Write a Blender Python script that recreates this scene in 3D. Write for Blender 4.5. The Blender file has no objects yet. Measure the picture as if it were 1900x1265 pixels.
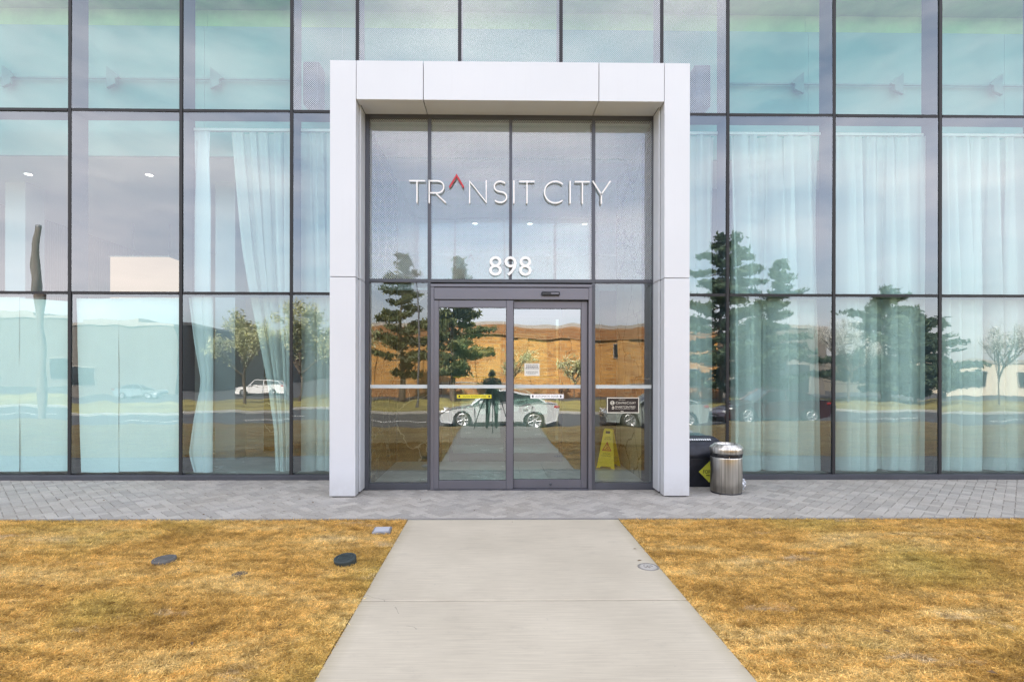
import bpy, bmesh, math, random
import numpy as np
from mathutils import Vector, Matrix, noise as mnoise

R = math.radians
scene = bpy.context.scene
COL = scene.collection
random.seed(7)
rng = np.random.default_rng(7)

# ------------------------------------------------------------------ camera
cam_data = bpy.data.cameras.new('camera')
cam_data.sensor_width = 36.0
cam_data.lens = 18.947            # 1000 px focal length on a 1900 px wide picture
cam_data.shift_x = 22.26 / 1900   # rising and shifted lens: verticals stay upright
cam_data.shift_y = 59.5 / 1900
cam_data.clip_start = 0.05
cam_data.clip_end = 3000
cam = bpy.data.objects.new('camera', cam_data)
COL.objects.link(cam)
cam.matrix_world = (Matrix.Translation((0, 0, 1.5)) @ Matrix.Rotation(R(-0.73), 4, 'Z')
                    @ Matrix.Rotation(R(90), 4, 'X') @ Matrix.Rotation(R(0.09), 4, 'Z'))
scene.camera = cam

# ------------------------------------------------------------------ sky, sun, exposure
SUN_EL, SUN_AZ = 41.0, -14.0      # degrees; azimuth from +Y (behind the building), negative = towards -X
world = bpy.data.worlds.new('World')
scene.world = world
world.use_nodes = True
wt = world.node_tree
wt.nodes.clear()
def wn(t, **k):
    n = wt.nodes.new(t)
    for a, v in k.items():
        setattr(n, a, v)
    return n
w_out = wn('ShaderNodeOutputWorld')
w_bg = wn('ShaderNodeBackground')
w_bg.inputs['Strength'].default_value = 0.10
w_sky = wn('ShaderNodeTexSky', sky_type='NISHITA', sun_disc=False)
w_sky.sun_elevation = R(SUN_EL)
w_sky.sun_rotation = R(SUN_AZ)
w_sky.air_density = 1.0
w_sky.dust_density = 2.2
w_sky.ozone_density = 1.0
# thin high cloud over the whole sky
w_geo = wn('ShaderNodeTexCoord')
w_map = wn('ShaderNodeMapping')
w_map.inputs['Scale'].default_value = (1.0, 1.0, 3.6)
w_noi = wn('ShaderNodeTexNoise')
w_noi.inputs['Scale'].default_value = 2.3
w_noi.inputs['Detail'].default_value = 7
w_noi.inputs['Roughness'].default_value = 0.55
w_ramp = wn('ShaderNodeMapRange')
w_ramp.inputs['From Min'].default_value = 0.36
w_ramp.inputs['From Max'].default_value = 0.72
w_ramp.inputs['To Min'].default_value = 0.15
w_ramp.inputs['To Max'].default_value = 0.95
w_mix = wn('ShaderNodeMix', data_type='RGBA')
w_mix.inputs['B'].default_value = (7.7, 7.4, 7.75, 1)
L = wt.links.new
L(w_geo.outputs['Generated'], w_map.inputs['Vector'])
L(w_map.outputs['Vector'], w_noi.inputs['Vector'])
L(w_noi.outputs['Fac'], w_ramp.inputs['Value'])
L(w_ramp.outputs['Result'], w_mix.inputs['Factor'])
L(w_sky.outputs['Color'], w_mix.inputs['A'])
L(w_mix.outputs['Result'], w_bg.inputs['Color'])
L(w_bg.outputs['Background'], w_out.inputs['Surface'])

sun_d = bpy.data.lights.new('sun', 'SUN')
sun_d.energy = 4.5
sun_d.angle = R(0.53)
sun_d.color = (1.0, 0.93, 0.82)
sun = bpy.data.objects.new('sun', sun_d)
COL.objects.link(sun)
sd = Vector((math.sin(R(SUN_AZ)) * math.cos(R(SUN_EL)), math.cos(R(SUN_AZ)) * math.cos(R(SUN_EL)), math.sin(R(SUN_EL))))
sun.rotation_euler = sd.to_track_quat('Z', 'Y').to_euler()
sun.location = (0, 20, 60)

scene.view_settings.view_transform = 'Standard'
scene.view_settings.look = 'None'
scene.view_settings.gamma = 1.0
scene.view_settings.exposure = 2.06
scene.view_settings.use_curve_mapping = False
scene.render.engine = 'CYCLES'
cy = scene.cycles
cy.max_bounces = 8
cy.diffuse_bounces = 4
cy.glossy_bounces = 4
cy.transparent_max_bounces = 24
cy.caustics_reflective = False
cy.caustics_refractive = False
cy.sample_clamp_indirect = 6.0
cy.use_denoising = True
cy.denoising_prefilter = 'NONE'

# ------------------------------------------------------------------ helpers
def link(o, parent=None):
    COL.objects.link(o)
    if parent is not None:
        o.parent = parent
    return o

def tag(o, label=None, cat=None, group=None, kind=None):
    if label: o['label'] = label
    if cat: o['category'] = cat
    if group: o['group'] = group
    if kind: o['kind'] = kind
    return o

def empty(name, loc=(0, 0, 0), rz=0, label=None, cat=None, group=None, kind=None):
    o = bpy.data.objects.new(name, None)
    o.empty_display_size = 0.1
    o.location = loc
    o.rotation_euler = (0, 0, rz)
    link(o)
    return tag(o, label, cat, group, kind)

class MB:
    """collects geometry for ONE mesh object"""
    def __init__(s):
        s.v, s.f, s.m, s.sm = [], [], [], []
    def add(s, vs, fs, mi=0, smooth=False):
        o = len(s.v)
        s.v += [tuple(p) for p in vs]
        for f in fs:
            s.f.append(tuple(i + o for i in f)); s.m.append(mi); s.sm.append(smooth)
        return s
    def box(s, x0, x1, y0, y1, z0, z1, mi=0, bev=0.0):
        if bev > 0:
            b = bev
            bm = bmesh.new()
            bmesh.ops.create_cube(bm, size=1.0)
            for v in bm.verts:
                v.co = Vector((x0 + (v.co.x + .5) * (x1 - x0), y0 + (v.co.y + .5) * (y1 - y0), z0 + (v.co.z + .5) * (z1 - z0)))
            bmesh.ops.bevel(bm, geom=list(bm.edges), offset=b, segments=1, affect='EDGES')
            bm.verts.index_update()
            s.add([v.co[:] for v in bm.verts], [[v.index for v in f.verts] for f in bm.faces], mi)
            bm.free()
            return s
        vs = [(x, y, z) for z in (z0, z1) for y in (y0, y1) for x in (x0, x1)]
        fs = [(0, 2, 3, 1), (4, 5, 7, 6), (0, 1, 5, 4), (2, 6, 7, 3), (0, 4, 6, 2), (1, 3, 7, 5)]
        return s.add(vs, fs, mi)
    def prism(s, poly, y0, y1, mi=0):
        """polygon in XZ (counter-clockwise seen from -Y), extruded along Y"""
        n = len(poly)
        vs = [(p[0], y0, p[1]) for p in poly] + [(p[0], y1, p[1]) for p in poly]
        fs = [tuple(range(n)), tuple(range(2 * n - 1, n - 1, -1))]
        fs += [(i, i + n, (i + 1) % n + n, (i + 1) % n) for i in range(n)]
        return s.add(vs, fs, mi)
    def slabpoly(s, poly, z0, z1, mi=0):
        """polygon in XY (ccw from above), extruded along Z"""
        n = len(poly)
        vs = [(p[0], p[1], z0) for p in poly] + [(p[0], p[1], z1) for p in poly]
        fs = [tuple(range(n - 1, -1, -1)), tuple(range(n, 2 * n))]
        fs += [(i, (i + 1) % n, (i + 1) % n + n, i + n) for i in range(n)]
        return s.add(vs, fs, mi)
    def tube(s, pts, rads, seg=8, mi=0, cap=True, smooth=True):
        pts = [Vector(p) for p in pts]
        if not hasattr(rads, '__len__'): rads = [rads] * len(pts)
        rings = []
        vs = []
        for i, p in enumerate(pts):
            d = (pts[min(i + 1, len(pts) - 1)] - pts[max(i - 1, 0)]).normalized()
            a = d.cross(Vector((0, 0, 1)) if abs(d.z) < .9 else Vector((0, 1, 0))).normalized()
            b = d.cross(a).normalized()
            for k in range(seg):
                t = 2 * math.pi * k / seg
                vs.append(p + (a * math.cos(t) + b * math.sin(t)) * rads[i])
        fs = []
        for i in range(len(pts) - 1):
            for k in range(seg):
                k2 = (k + 1) % seg
                fs.append((i * seg + k, i * seg + k2, (i + 1) * seg + k2, (i + 1) * seg + k))
        s.add(vs, fs, mi, smooth)
        if cap:
            n = len(pts) - 1
            s.add([vs[k] for k in range(seg)], [tuple(range(seg - 1, -1, -1))], mi)
            s.add([vs[n * seg + k] for k in range(seg)], [tuple(range(seg))], mi)
        return s
    def lathe(s, prof, seg=32, c=(0, 0), mi=0, smooth=True, sx=1.0, sy=1.0, axis='Z', cy_=0.0):
        """profile [(r,z)...] spun about Z at c; axis 'Y' spins about the Y axis (c = x,z ; z of the profile = y)"""
        vs = []
        for r, z in prof:
            for k in range(seg):
                t = 2 * math.pi * k / seg
                if axis == 'Z':
                    vs.append((c[0] + r * math.cos(t) * sx, c[1] + r * math.sin(t) * sy, z))
                else:
                    vs.append((c[0] + r * math.cos(t), z, c[1] + r * math.sin(t)))
        fs = []
        for i in range(len(prof) - 1):
            for k in range(seg):
                k2 = (k + 1) % seg
                f = (i * seg + k, i * seg + k2, (i + 1) * seg + k2, (i + 1) * seg + k)
                fs.append(f if axis == 'Z' else f[::-1])
        s.add(vs, fs, mi, smooth)
        return s
    def mesh(s, name, mats):
        me = bpy.data.meshes.new(name)
        me.from_pydata(s.v, [], s.f)
        for m in (mats if isinstance(mats, (list, tuple)) else [mats]):
            me.materials.append(m)
        me.polygons.foreach_set('material_index', s.m)
        me.polygons.foreach_set('use_smooth', s.sm)
        me.update()
        return me
    def build(s, name, mats, parent=None):
        return link(bpy.data.objects.new(name, s.mesh(name, mats)), parent)

def bx(name, m, x0, x1, y0, y1, z0, z1, parent=None, bev=0.0):
    return MB().box(x0, x1, y0, y1, z0, z1, 0, bev).build(name, m, parent)

def stroke(mb, pts, w, y0, y1, closed=False, mi=0):
    """flat ribbon of width w along a polyline in XZ, thickness y0..y1, mitred"""
    n = len(pts)
    P = [Vector((p[0], p[1])) for p in pts]
    Lp, Rp = [], []
    for i in range(n):
        if closed:
            a, b = P[i - 1], P[(i + 1) % n]
            d1 = (P[i] - a).normalized(); d2 = (b - P[i]).normalized()
        else:
            d1 = (P[i] - P[i - 1]).normalized() if i > 0 else (P[1] - P[0]).normalized()
            d2 = (P[i + 1] - P[i]).normalized() if i < n - 1 else d1
        n1 = Vector((-d1.y, d1.x)); n2 = Vector((-d2.y, d2.x))
        mvec = (n1 + n2)
        mvec = mvec.normalized() if mvec.length > 1e-6 else n1
        k = 1.0 / max(mvec.dot(n1), .5)
        Lp.append(P[i] + mvec * k * w / 2); Rp.append(P[i] - mvec * k * w / 2)
    vs = []
    for i in range(n):
        vs += [(Lp[i].x, y0, Lp[i].y), (Rp[i].x, y0, Rp[i].y), (Rp[i].x, y1, Rp[i].y), (Lp[i].x, y1, Lp[i].y)]
    fs = []
    m = n if closed else n - 1
    for i in range(m):
        j = (i + 1) % n
        for k in range(4):
            k2 = (k + 1) % 4
            fs.append((i * 4 + k, i * 4 + k2, j * 4 + k2, j * 4 + k))
    if not closed:
        fs.append((3, 2, 1, 0)); q = (n - 1) * 4; fs.append((q, q + 1, q + 2, q + 3))
    mb.add(vs, fs, mi)

def arc(cx, cz, rx, rz, a0, a1, n=20):
    return [(cx + rx * math.cos(R(a0 + (a1 - a0) * i / n)), cz + rz * math.sin(R(a0 + (a1 - a0) * i / n))) for i in range(n + 1)]

def text_obj(name, s, width, height, m, parent, loc, depth=0.001, rot=(R(90), 0, 0)):
    """lettering as mesh, scaled to an exact width x height, lower left corner at loc"""
    cu = bpy.data.curves.new('lettering', 'FONT')
    cu.body = s
    cu.size = 1
    cu.extrude = 0.0
    cu.resolution_u = 3
    t = bpy.data.objects.new('lettering', cu)
    COL.objects.link(t)
    dg = bpy.context.evaluated_depsgraph_get()
    me = bpy.data.meshes.new_from_object(t.evaluated_get(dg))
    COL.objects.unlink(t)
    bpy.data.objects.remove(t)
    n = len(me.vertices)
    co = np.empty(n * 3); me.vertices.foreach_get('co', co); co = co.reshape(-1, 3)
    lo, hi = co.min(0), co.max(0)
    co[:, 0] = (co[:, 0] - lo[0]) / (hi[0] - lo[0]) * width
    co[:, 1] = (co[:, 1] - lo[1]) / (hi[1] - lo[1]) * height
    co[:, 2] = 0
    me.vertices.foreach_set('co', co.ravel())
    me.update()
    if depth > 0:
        bm = bmesh.new(); bm.from_mesh(me)
        r = bmesh.ops.extrude_face_region(bm, geom=list(bm.faces))
        for v in [g for g in r['geom'] if isinstance(g, bmesh.types.BMVert)]:
            v.co.z += depth
        bmesh.ops.recalc_face_normals(bm, faces=list(bm.faces))
        bm.to_mesh(me); bm.free()
    me.materials.clear(); me.materials.append(m)
    o = bpy.data.objects.new(name, me)
    link(o, parent)
    o.location = loc
    o.rotation_euler = rot
    return o

# ------------------------------------------------------------------ materials
class NT:
    def __init__(s, name):
        s.mat = bpy.data.materials.new(name)
        s.mat.use_nodes = True
        s.t = s.mat.node_tree
        s.t.nodes.clear()
        s.out = s.n('ShaderNodeOutputMaterial')
    def n(s, t, ins=None, **k):
        nd = s.t.nodes.new(t)
        for a, v in k.items():
            setattr(nd, a, v)
        for a, v in (ins or {}).items():
            if hasattr(v, 'is_output'):
                s.t.links.new(v, nd.inputs[a])
            else:
                nd.inputs[a].default_value = v
        return nd
    def noise(s, vec, scale, detail=4, rough=.55, dist=0):
        return s.n('ShaderNodeTexNoise', {'Vector': vec, 'Scale': scale, 'Detail': detail, 'Roughness': rough, 'Distortion': dist}).outputs['Fac']
    def ramp(s, fac, stops):
        r = s.n('ShaderNodeValToRGB', {'Fac': fac})
        e = r.color_ramp.elements
        while len(e) < len(stops): e.new(.5)
        for i, (p, c) in enumerate(stops):
            e[i].position = p
            e[i].color = tuple(c) + (1,) if len(c) == 3 else c
        return r.outputs['Color']
    def mix(s, fac, a, b, bt='MIX'):
        m = s.n('ShaderNodeMix', data_type='RGBA', blend_type=bt)
        for nm, v in (('Factor', fac), ('A', a), ('B', b)):
            if hasattr(v, 'is_output'): s.t.links.new(v, m.inputs[nm])
            elif nm == 'Factor': m.inputs[nm].default_value = v
            else: m.inputs[nm].default_value = tuple(v) + (1,) if len(v) == 3 else v
        return m.outputs['Result']
    def math(s, op, a, b=0.0, c=0.0):
        m = s.n('ShaderNodeMath', operation=op)
        for i, v in enumerate((a, b, c)):
            if hasattr(v, 'is_output'): s.t.links.new(v, m.inputs[i])
            else: m.inputs[i].default_value = v
        return m.outputs[0]
    def coord(s, kind='Object', scale=(1, 1, 1), rot=(0, 0, 0)):
        c = s.n('ShaderNodeTexCoord').outputs[kind]
        return s.n('ShaderNodeMapping', {'Vector': c, 'Scale': scale, 'Rotation': rot}).outputs['Vector']
    def world(s, scale=(1, 1, 1), rot=(0, 0, 0)):
        c = s.n('ShaderNodeNewGeometry').outputs['Position']
        return s.n('ShaderNodeMapping', {'Vector': c, 'Scale': scale, 'Rotation': rot}).outputs['Vector']
    def bsdf(s, color, rough=.5, metal=0.0, bump=None, bstr=.3, bdist=.01, **k):
        b = s.n('ShaderNodeBsdfPrincipled')
        ins = {'Base Color': color, 'Roughness': rough, 'Metallic': metal}
        ins.update(k)
        for a, v in ins.items():
            if hasattr(v, 'is_output'): s.t.links.new(v, b.inputs[a])
            elif a in ('Base Color', 'Emission Color'): b.inputs[a].default_value = tuple(v) + (1,) if len(v) == 3 else v
            else: b.inputs[a].default_value = v
        if bump is not None:
            bp = s.n('ShaderNodeBump', {'Height': bump, 'Strength': bstr, 'Distance': bdist})
            s.t.links.new(bp.outputs['Normal'], b.inputs['Normal'])
        return b
    def done(s, shader):
        s.t.links.new(shader.outputs[0] if hasattr(shader, 'outputs') else shader, s.out.inputs['Surface'])
        return s.mat

def simple(name, col, rough=.5, metal=0.0, var=.12, scale=6.0, bstr=0.0, spec=.5):
    t = NT(name)
    v = t.world()
    f = t.noise(v, scale, 5)
    lo = tuple(c * (1 - var) for c in col); hi = tuple(min(c * (1 + var), 1) for c in col)
    c = t.ramp(f, [(.3, lo), (.7, hi)])
    rg = t.math('MULTIPLY_ADD', f, .16, rough - .08)
    return t.done(t.bsdf(c, rg, metal, bump=t.noise(v, scale * 14, 3) if bstr else None, bstr=bstr, bdist=.004, **{'Specular IOR Level': spec}))

def emissive(name, col, strength):
    t = NT(name)
    return t.done(t.n('ShaderNodeEmission', {'Color': tuple(col) + (1,), 'Strength': strength}))

def glass_mat(name, tint, r0=.27, frit=None, wav=.0008):
    """coated facade glass: a mirror layer over a tinted clear sheet; frit = printed dot pattern (dots fade downwards)"""
    t = NT(name)
    p = t.n('ShaderNodeNewGeometry').outputs['Position']
    nz = t.noise(t.n('ShaderNodeMapping', {'Vector': p, 'Scale': (1, 1, .7)}).outputs['Vector'], 1.1, 2)
    bp = t.n('ShaderNodeBump', {'Height': nz, 'Strength': 1.0, 'Distance': wav * 5}).outputs['Normal']
    face = t.n('ShaderNodeLayerWeight', {'Blend': .5}).outputs['Facing']
    f5 = t.math('POWER', face, 5.0)
    fac = t.math('MULTIPLY_ADD', f5, 1 - r0, r0)
    tr = t.n('ShaderNodeBsdfTransparent', {'Color': tuple(tint) + (1,)})
    gl = t.n('ShaderNodeBsdfGlossy', {'Color': (.97, .98, 1, 1), 'Roughness': 0.0, 'Normal': bp})
    sh = t.n('ShaderNodeMixShader', {0: fac, 1: tr.outputs[0], 2: gl.outputs[0]})
    if frit:
        pitch, rad = frit
        mp = t.n('ShaderNodeMapping', {'Vector': p, 'Rotation': (0, R(45), 0), 'Scale': (1 / pitch,) * 3}).outputs['Vector']
        sx = t.n('ShaderNodeSeparateXYZ', {'Vector': mp})
        dx = t.math('SUBTRACT', t.math('FRACT', sx.outputs['X']), .5)
        dz = t.math('SUBTRACT', t.math('FRACT', sx.outputs['Z']), .5)
        d = t.math('SQRT', t.math('ADD', t.math('MULTIPLY', dx, dx), t.math('MULTIPLY', dz, dz)))
        dot = t.math('LESS_THAN', d, rad)
        ink = t.n('ShaderNodeBsdfDiffuse', {'Color': (.60, .62, .62, 1)})
        sh = t.n('ShaderNodeMixShader', {0: t.math('MULTIPLY', dot, .8), 1: sh.outputs[0], 2: ink.outputs[0]})
    return t.done(sh)

M = {}
M['glass'] = glass_mat('facade_glass', (.79, .985, .968), .185)
M['frit'] = glass_mat('dotted_glass', (.76, .95, .93), .215, frit=(.021, .30))
M['sideglass'] = glass_mat('side_pane_glass', (.90, .97, .92), .15)
M['doorglass'] = glass_mat('door_glass', (.76, .96, .88), .27)
t = NT('glass_rear'); M['rear'] = t.done(t.n('ShaderNodeBsdfTransparent', {'Color': (.98, .99, .99, 1)}))
M['alu_dark'] = simple('dark_anodised_aluminium', (.085, .09, .105), .42, .35, .10, 2.5)
M['alu_grey'] = simple('grey_anodised_aluminium', (.165, .165, .19), .38, .55, .06, 2.0)
M['fin'] = simple('mullion_paint', (.06, .063, .078), .5, .1, .06, 2.0)
M['seal'] = simple('black_sealant', (.018, .018, .02), .6)
t = NT('white_coated_aluminium')
v = t.world()
oil = t.noise(t.n('ShaderNodeMapping', {'Vector': v, 'Scale': (1, 1, .6)}).outputs['Vector'], 1.7, 2)
c = t.ramp(t.noise(v, .9, 5), [(.3, (.655, .68, .715)), (.7, (.685, .71, .745))])
zz0 = t.n('ShaderNodeSeparateXYZ', {'Vector': v}).outputs['Z']
low = t.n('ShaderNodeMapRange', {'Value': zz0, 'From Min': 0.0, 'From Max': .32, 'To Min': .75, 'To Max': 0.0}).outputs['Result']
stre = t.noise(t.n('ShaderNodeMapping', {'Vector': v, 'Scale': (14, 14, .5)}).outputs['Vector'], 1.5, 5, .6)
c = t.mix(t.math('MULTIPLY', low, t.noise(v, 9, 5, .7)), c, (.40, .37, .32))
c = t.mix(t.ramp(stre, [(.55, (0, 0, 0)), (.85, (.12, .12, .12))]), c, (.52, .52, .51))
M['white_alu'] = t.done(t.bsdf(c, .30, bump=oil, bstr=.5, bdist=.01))
M['soffit'] = simple('bounce_tinted_soffit', (.62, .59, .50), .5, .0, .04, 1.5)  # warm light bounced off the lawn put into the colour; no part uses it
M['white_paint'] = simple('white_paint', (.90, .90, .89), .5, 0, .03, 3)
M['red_paint'] = simple('red_paint', (.50, .02, .03), .4, 0, .05, 3)
M['black_plastic'] = simple('black_plastic', (.02, .021, .026), .38, 0, .2, 9)
M['black'] = simple('black_ink', (.012, .011, .012), .6)
M['cream_ink'] = simple('cream_ink', (.76, .72, .60), .6, 0, .03)
M['lobby_wall'] = simple('lobby_wall_paint', (.56, .54, .52), .6, 0, .04, 1.0)
M['ceiling'] = simple('ceiling_paint', (.74, .73, .72), .7, 0, .02, 1.0)
M['bulkhead'] = simple('bulkhead_board', (.20, .39, .32), .6, 0, .025, .8)
M['olive'] = simple('green_fireproofing', (.36, .60, .24), .8, 0, .12, 3.0, .2)
M['downlight'] = emissive('downlight_glow', (1.0, .93, .84), 2.2)
M['lamp'] = emissive('pendant_glow', (1.0, .62, .42), .17)
M['concrete_grey'] = simple('grey_concrete', (.33, .32, .31), .8, 0, .12, 3, .25)

# herringbone pavers: each stone its own tone, worn and a little stained
def paver_mat(name, single):
    t = NT(name)
    if single: rnd = t.n('ShaderNodeObjectInfo').outputs['Random']
    else: rnd = t.n('ShaderNodeNewGeometry').outputs['Random Per Island']
    v = t.world()
    base = t.ramp(rnd, [(0, (.355, .335, .302)), (.5, (.435, .41, .37)), (1, (.515, .485, .435))])
    st = t.noise(v, 1.3, 5, .6)
    base = t.mix(t.math('MULTIPLY', t.math('SUBTRACT', st, .35), .75), base, (.47, .405, .31))
    fine = t.noise(v, 60, 4, .7)
    base = t.mix(.5, base, t.ramp(fine, [(.3, (.55, .55, .55)), (.7, (1.15, 1.15, 1.15))]), 'MULTIPLY')
    sp = t.noise(v, 9, 3, .6)
    base = t.mix(t.ramp(sp, [(.70, (0, 0, 0)), (.78, (.35, .35, .35))]), base, (.22, .19, .16))
    return t.done(t.bsdf(base, .78, bump=fine, bstr=.35, bdist=.004))
M['paver'] = paver_mat('grey_paver', True)
M['paver_field'] = paver_mat('grey_paver_field', False)
M['joint'] = simple('joint_sand', (.38, .35, .31), .9, 0, .25, 12, .3)

# broom-finished concrete
t = NT('broomed_concrete')
v = t.world()
brush = t.noise(t.world(scale=(1.3, 48, 1)), 2.4, 4, .65)
big = t.noise(v, .9, 5, .6)
spk = t.noise(v, 26, 4, .65)
c = t.ramp(big, [(.3, (.50, .445, .345)), (.7, (.625, .56, .44))])
c = t.mix(.45, c, t.ramp(brush, [(.3, (.62, .6, .58)), (.7, (1.12, 1.12, 1.1))]), 'MULTIPLY')
c = t.mix(t.ramp(spk, [(.66, (0, 0, 0)), (.76, (.5, .5, .5))]), c, (.27, .25, .22))
bl = t.noise(t.world(scale=(1, 2.2, 1)), 3.1, 6, .7)
c = t.mix(t.ramp(bl, [(.58, (0, 0, 0)), (.80, (.5, .5, .5))]), c, (.33, .29, .23))
ck = t.n('ShaderNodeTexVoronoi', {'Vector': t.n('ShaderNodeMix', {'Factor': .30, 'A': v, 'B': t.n('ShaderNodeTexNoise', {'Vector': v, 'Scale': 3.0, 'Detail': 5.0}).outputs['Color']}, data_type='VECTOR').outputs['Result'], 'Scale': .42}, feature='DISTANCE_TO_EDGE').outputs['Distance']
ckm = t.math('MULTIPLY', t.math('LESS_THAN', ck, .0013), t.math('GREATER_THAN', t.noise(v, .8, 2), .52))
c = t.mix(t.math('MULTIPLY', ckm, .55), c, (.24, .21, .17))
sxp = t.n('ShaderNodeSeparateXYZ', {'Vector': v})
ed = t.math('MINIMUM', t.math('ABSOLUTE', t.math('ADD', sxp.outputs['X'], .871)), t.math('ABSOLUTE', t.math('SUBTRACT', sxp.outputs['X'], 1.293)))
edm = t.n('ShaderNodeMapRange', {'Value': ed, 'From Min': 0.0, 'From Max': .10, 'To Min': 1.0, 'To Max': 0.0}).outputs['Result']
c = t.mix(t.math('MULTIPLY', t.math('MULTIPLY', edm, t.noise(v, 7, 5, .7)), .85), c, (.34, .29, .17))
M['path'] = t.done(t.bsdf(c, .82, bump=t.math('ADD', brush, t.math('MULTIPLY', spk, .5)), bstr=.28, bdist=.004))

def dry_grass(name, blades):
    t = NT(name)
    v = t.world()
    a = t.noise(t.world(scale=(.55, 1.5, 1), rot=(0, 0, R(22))), 1.3, 6, .65, .7)
    c = t.ramp(a, [(.28, (.42, .25, .075)), (.39, (.64, .41, .12)), (.50, (.82, .56, .185)), (.61, (.86, .65, .27)), (.76, (.88, .76, .48))])
    b = t.noise(v, 3.6, 5, .7)
    c = t.mix(t.ramp(b, [(.34, (.40, .40, .40)), (.50, (0, 0, 0))]), c, (.34, .215, .07))
    g = t.noise(t.n('ShaderNodeMapping', {'Vector': v, 'Location': (3.1, 1.7, 0)}).outputs['Vector'], .55, 3, .5)
    c = t.mix(t.ramp(g, [(.52, (0, 0, 0)), (.72, (.6, .6, .6))]), c, (.50, .47, .13))
    bare = t.noise(t.n('ShaderNodeMapping', {'Vector': v, 'Location': (9.2, 4.4, 0), 'Scale': (.8, 1.7, 1), 'Rotation': (0, 0, R(15))}).outputs['Vector'], 1.6, 6, .72)
    c = t.mix(t.ramp(bare, [(.60, (0, 0, 0)), (.70, (.75, .75, .75))]), c, (.70, .61, .47))
    cl = t.noise(v, 13, 4, .7)
    c = t.mix(.85, c, t.ramp(cl, [(.32, (.50, .46, .40)), (.50, (.95, .93, .90)), (.68, (1.18, 1.18, 1.16))]), 'MULTIPLY')
    cl2 = t.noise(t.world(scale=(.8, 2.4, 1), rot=(0, 0, R(-14))), 4.2, 5, .72)
    c = t.mix(.8, c, t.ramp(cl2, [(.34, (.52, .44, .36)), (.52, (1, 1, 1)), (.70, (1.12, 1.12, 1.15))]), 'MULTIPLY')
    if blades:
        rnd = t.n('ShaderNodeNewGeometry').outputs['Random Per Island']
        c = t.mix(1.0, c, t.ramp(rnd, [(0, (.45, .40, .32)), (.3, (.95, .93, .88)), (.75, (1.25, 1.25, 1.22)), (1, (1.7, 1.7, 1.7))]), 'MULTIPLY')
        df = t.n('ShaderNodeBsdfDiffuse', {'Color': c})
        tl = t.n('ShaderNodeBsdfTranslucent', {'Color': c})
        return t.done(t.n('ShaderNodeMixShader', {0: .3, 1: df.outputs[0], 2: tl.outputs[0]}))
    fine = t.noise(v, 90, 4, .75)
    c = t.mix(.7, c, t.ramp(fine, [(.3, (.35, .35, .35)), (.7, (1.1, 1.1, 1.1))]), 'MULTIPLY')
    return t.done(t.bsdf(c, .95, bump=fine, bstr=.6, bdist=.012))
M['lawn'] = dry_grass('dry_lawn', False)
M['blades'] = dry_grass('dry_grass_blades', True)
M['verge'] = simple('green_gold_verge', (.20, .17, .045), .95, 0, .45, .35, .4)
M['soil'] = simple('soil', (.16, .12, .08), .95, 0, .3, 2, .4)
M['asphalt'] = simple('asphalt', (.06, .06, .062), .85, 0, .2, 1.2, .4)
M['walk'] = simple('sidewalk_concrete', (.27, .26, .24), .85, 0, .1, 1.5, .3)
M['line_paint'] = simple('road_paint', (.75, .74, .70), .7, 0, .1, 4)

def marble_mat(name, base, dark, vein, vs=1.0, brick=False):
    t = NT(name)
    v = t.coord('Object')
    n = t.noise(v, .9 * vs, 6, .65, 1.8)
    c = t.ramp(n, [(.3, dark), (.7, base)])
    w = t.n('ShaderNodeTexVoronoi', {'Vector': t.n('ShaderNodeMix', {'Factor': .35, 'A': v, 'B': t.n('ShaderNodeTexNoise', {'Vector': v, 'Scale': 1.6 * vs, 'Detail': 5.0}).outputs['Color']}, data_type='VECTOR').outputs['Result'], 'Scale': 1.7 * vs}, feature='DISTANCE_TO_EDGE').outputs['Distance']
    c = t.mix(t.ramp(w, [(0, (.85, .85, .85)), (.022, (0, 0, 0))]), c, vein)
    return t.done(t.bsdf(c, .18))
M['marble'] = marble_mat('beige_marble', (.50, .45, .34), (.40, .35, .25), (.10, .07, .03))
M['marble_dark'] = marble_mat('brown_marble', (.20, .155, .09), (.12, .09, .05), (.58, .50, .36), 1.5)
M['tile'] = simple('pale_floor_tile', (.62, .61, .57), .25, 0, .05, 2.0)
M['mat_rail'] = simple('entrance_mat', (.10, .10, .11), .8, 0, .15, 20)

def fabric(name, col, trans):
    t = NT(name)
    df = t.n('ShaderNodeBsdfDiffuse', {'Color': tuple(col) + (1,)})
    tl = t.n('ShaderNodeBsdfTranslucent', {'Color': tuple(col) + (1,)})
    a = t.n('ShaderNodeMixShader', {0: .22, 1: df.outputs[0], 2: tl.outputs[0]})
    tp = t.n('ShaderNodeBsdfTransparent')
    return t.done(t.n('ShaderNodeMixShader', {0: trans, 1: a.outputs[0], 2: tp.outputs[0]}))
M['sheer'] = fabric('white_sheer_fabric', (.92, .93, .91), .42)
M['cloth'] = fabric('white_cloth', (.84, .86, .88), .0)
t = NT('white_paper')
v = t.world()
c = t.ramp(t.noise(v, 1.5, 4), [(.3, (.80, .83, .84)), (.7, (.86, .88, .88))])
M['paper'] = t.done(t.bsdf(c, .7, bump=t.noise(t.world(scale=(1, 1, .35)), 2.6, 4), bstr=.5, bdist=.05))
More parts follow.
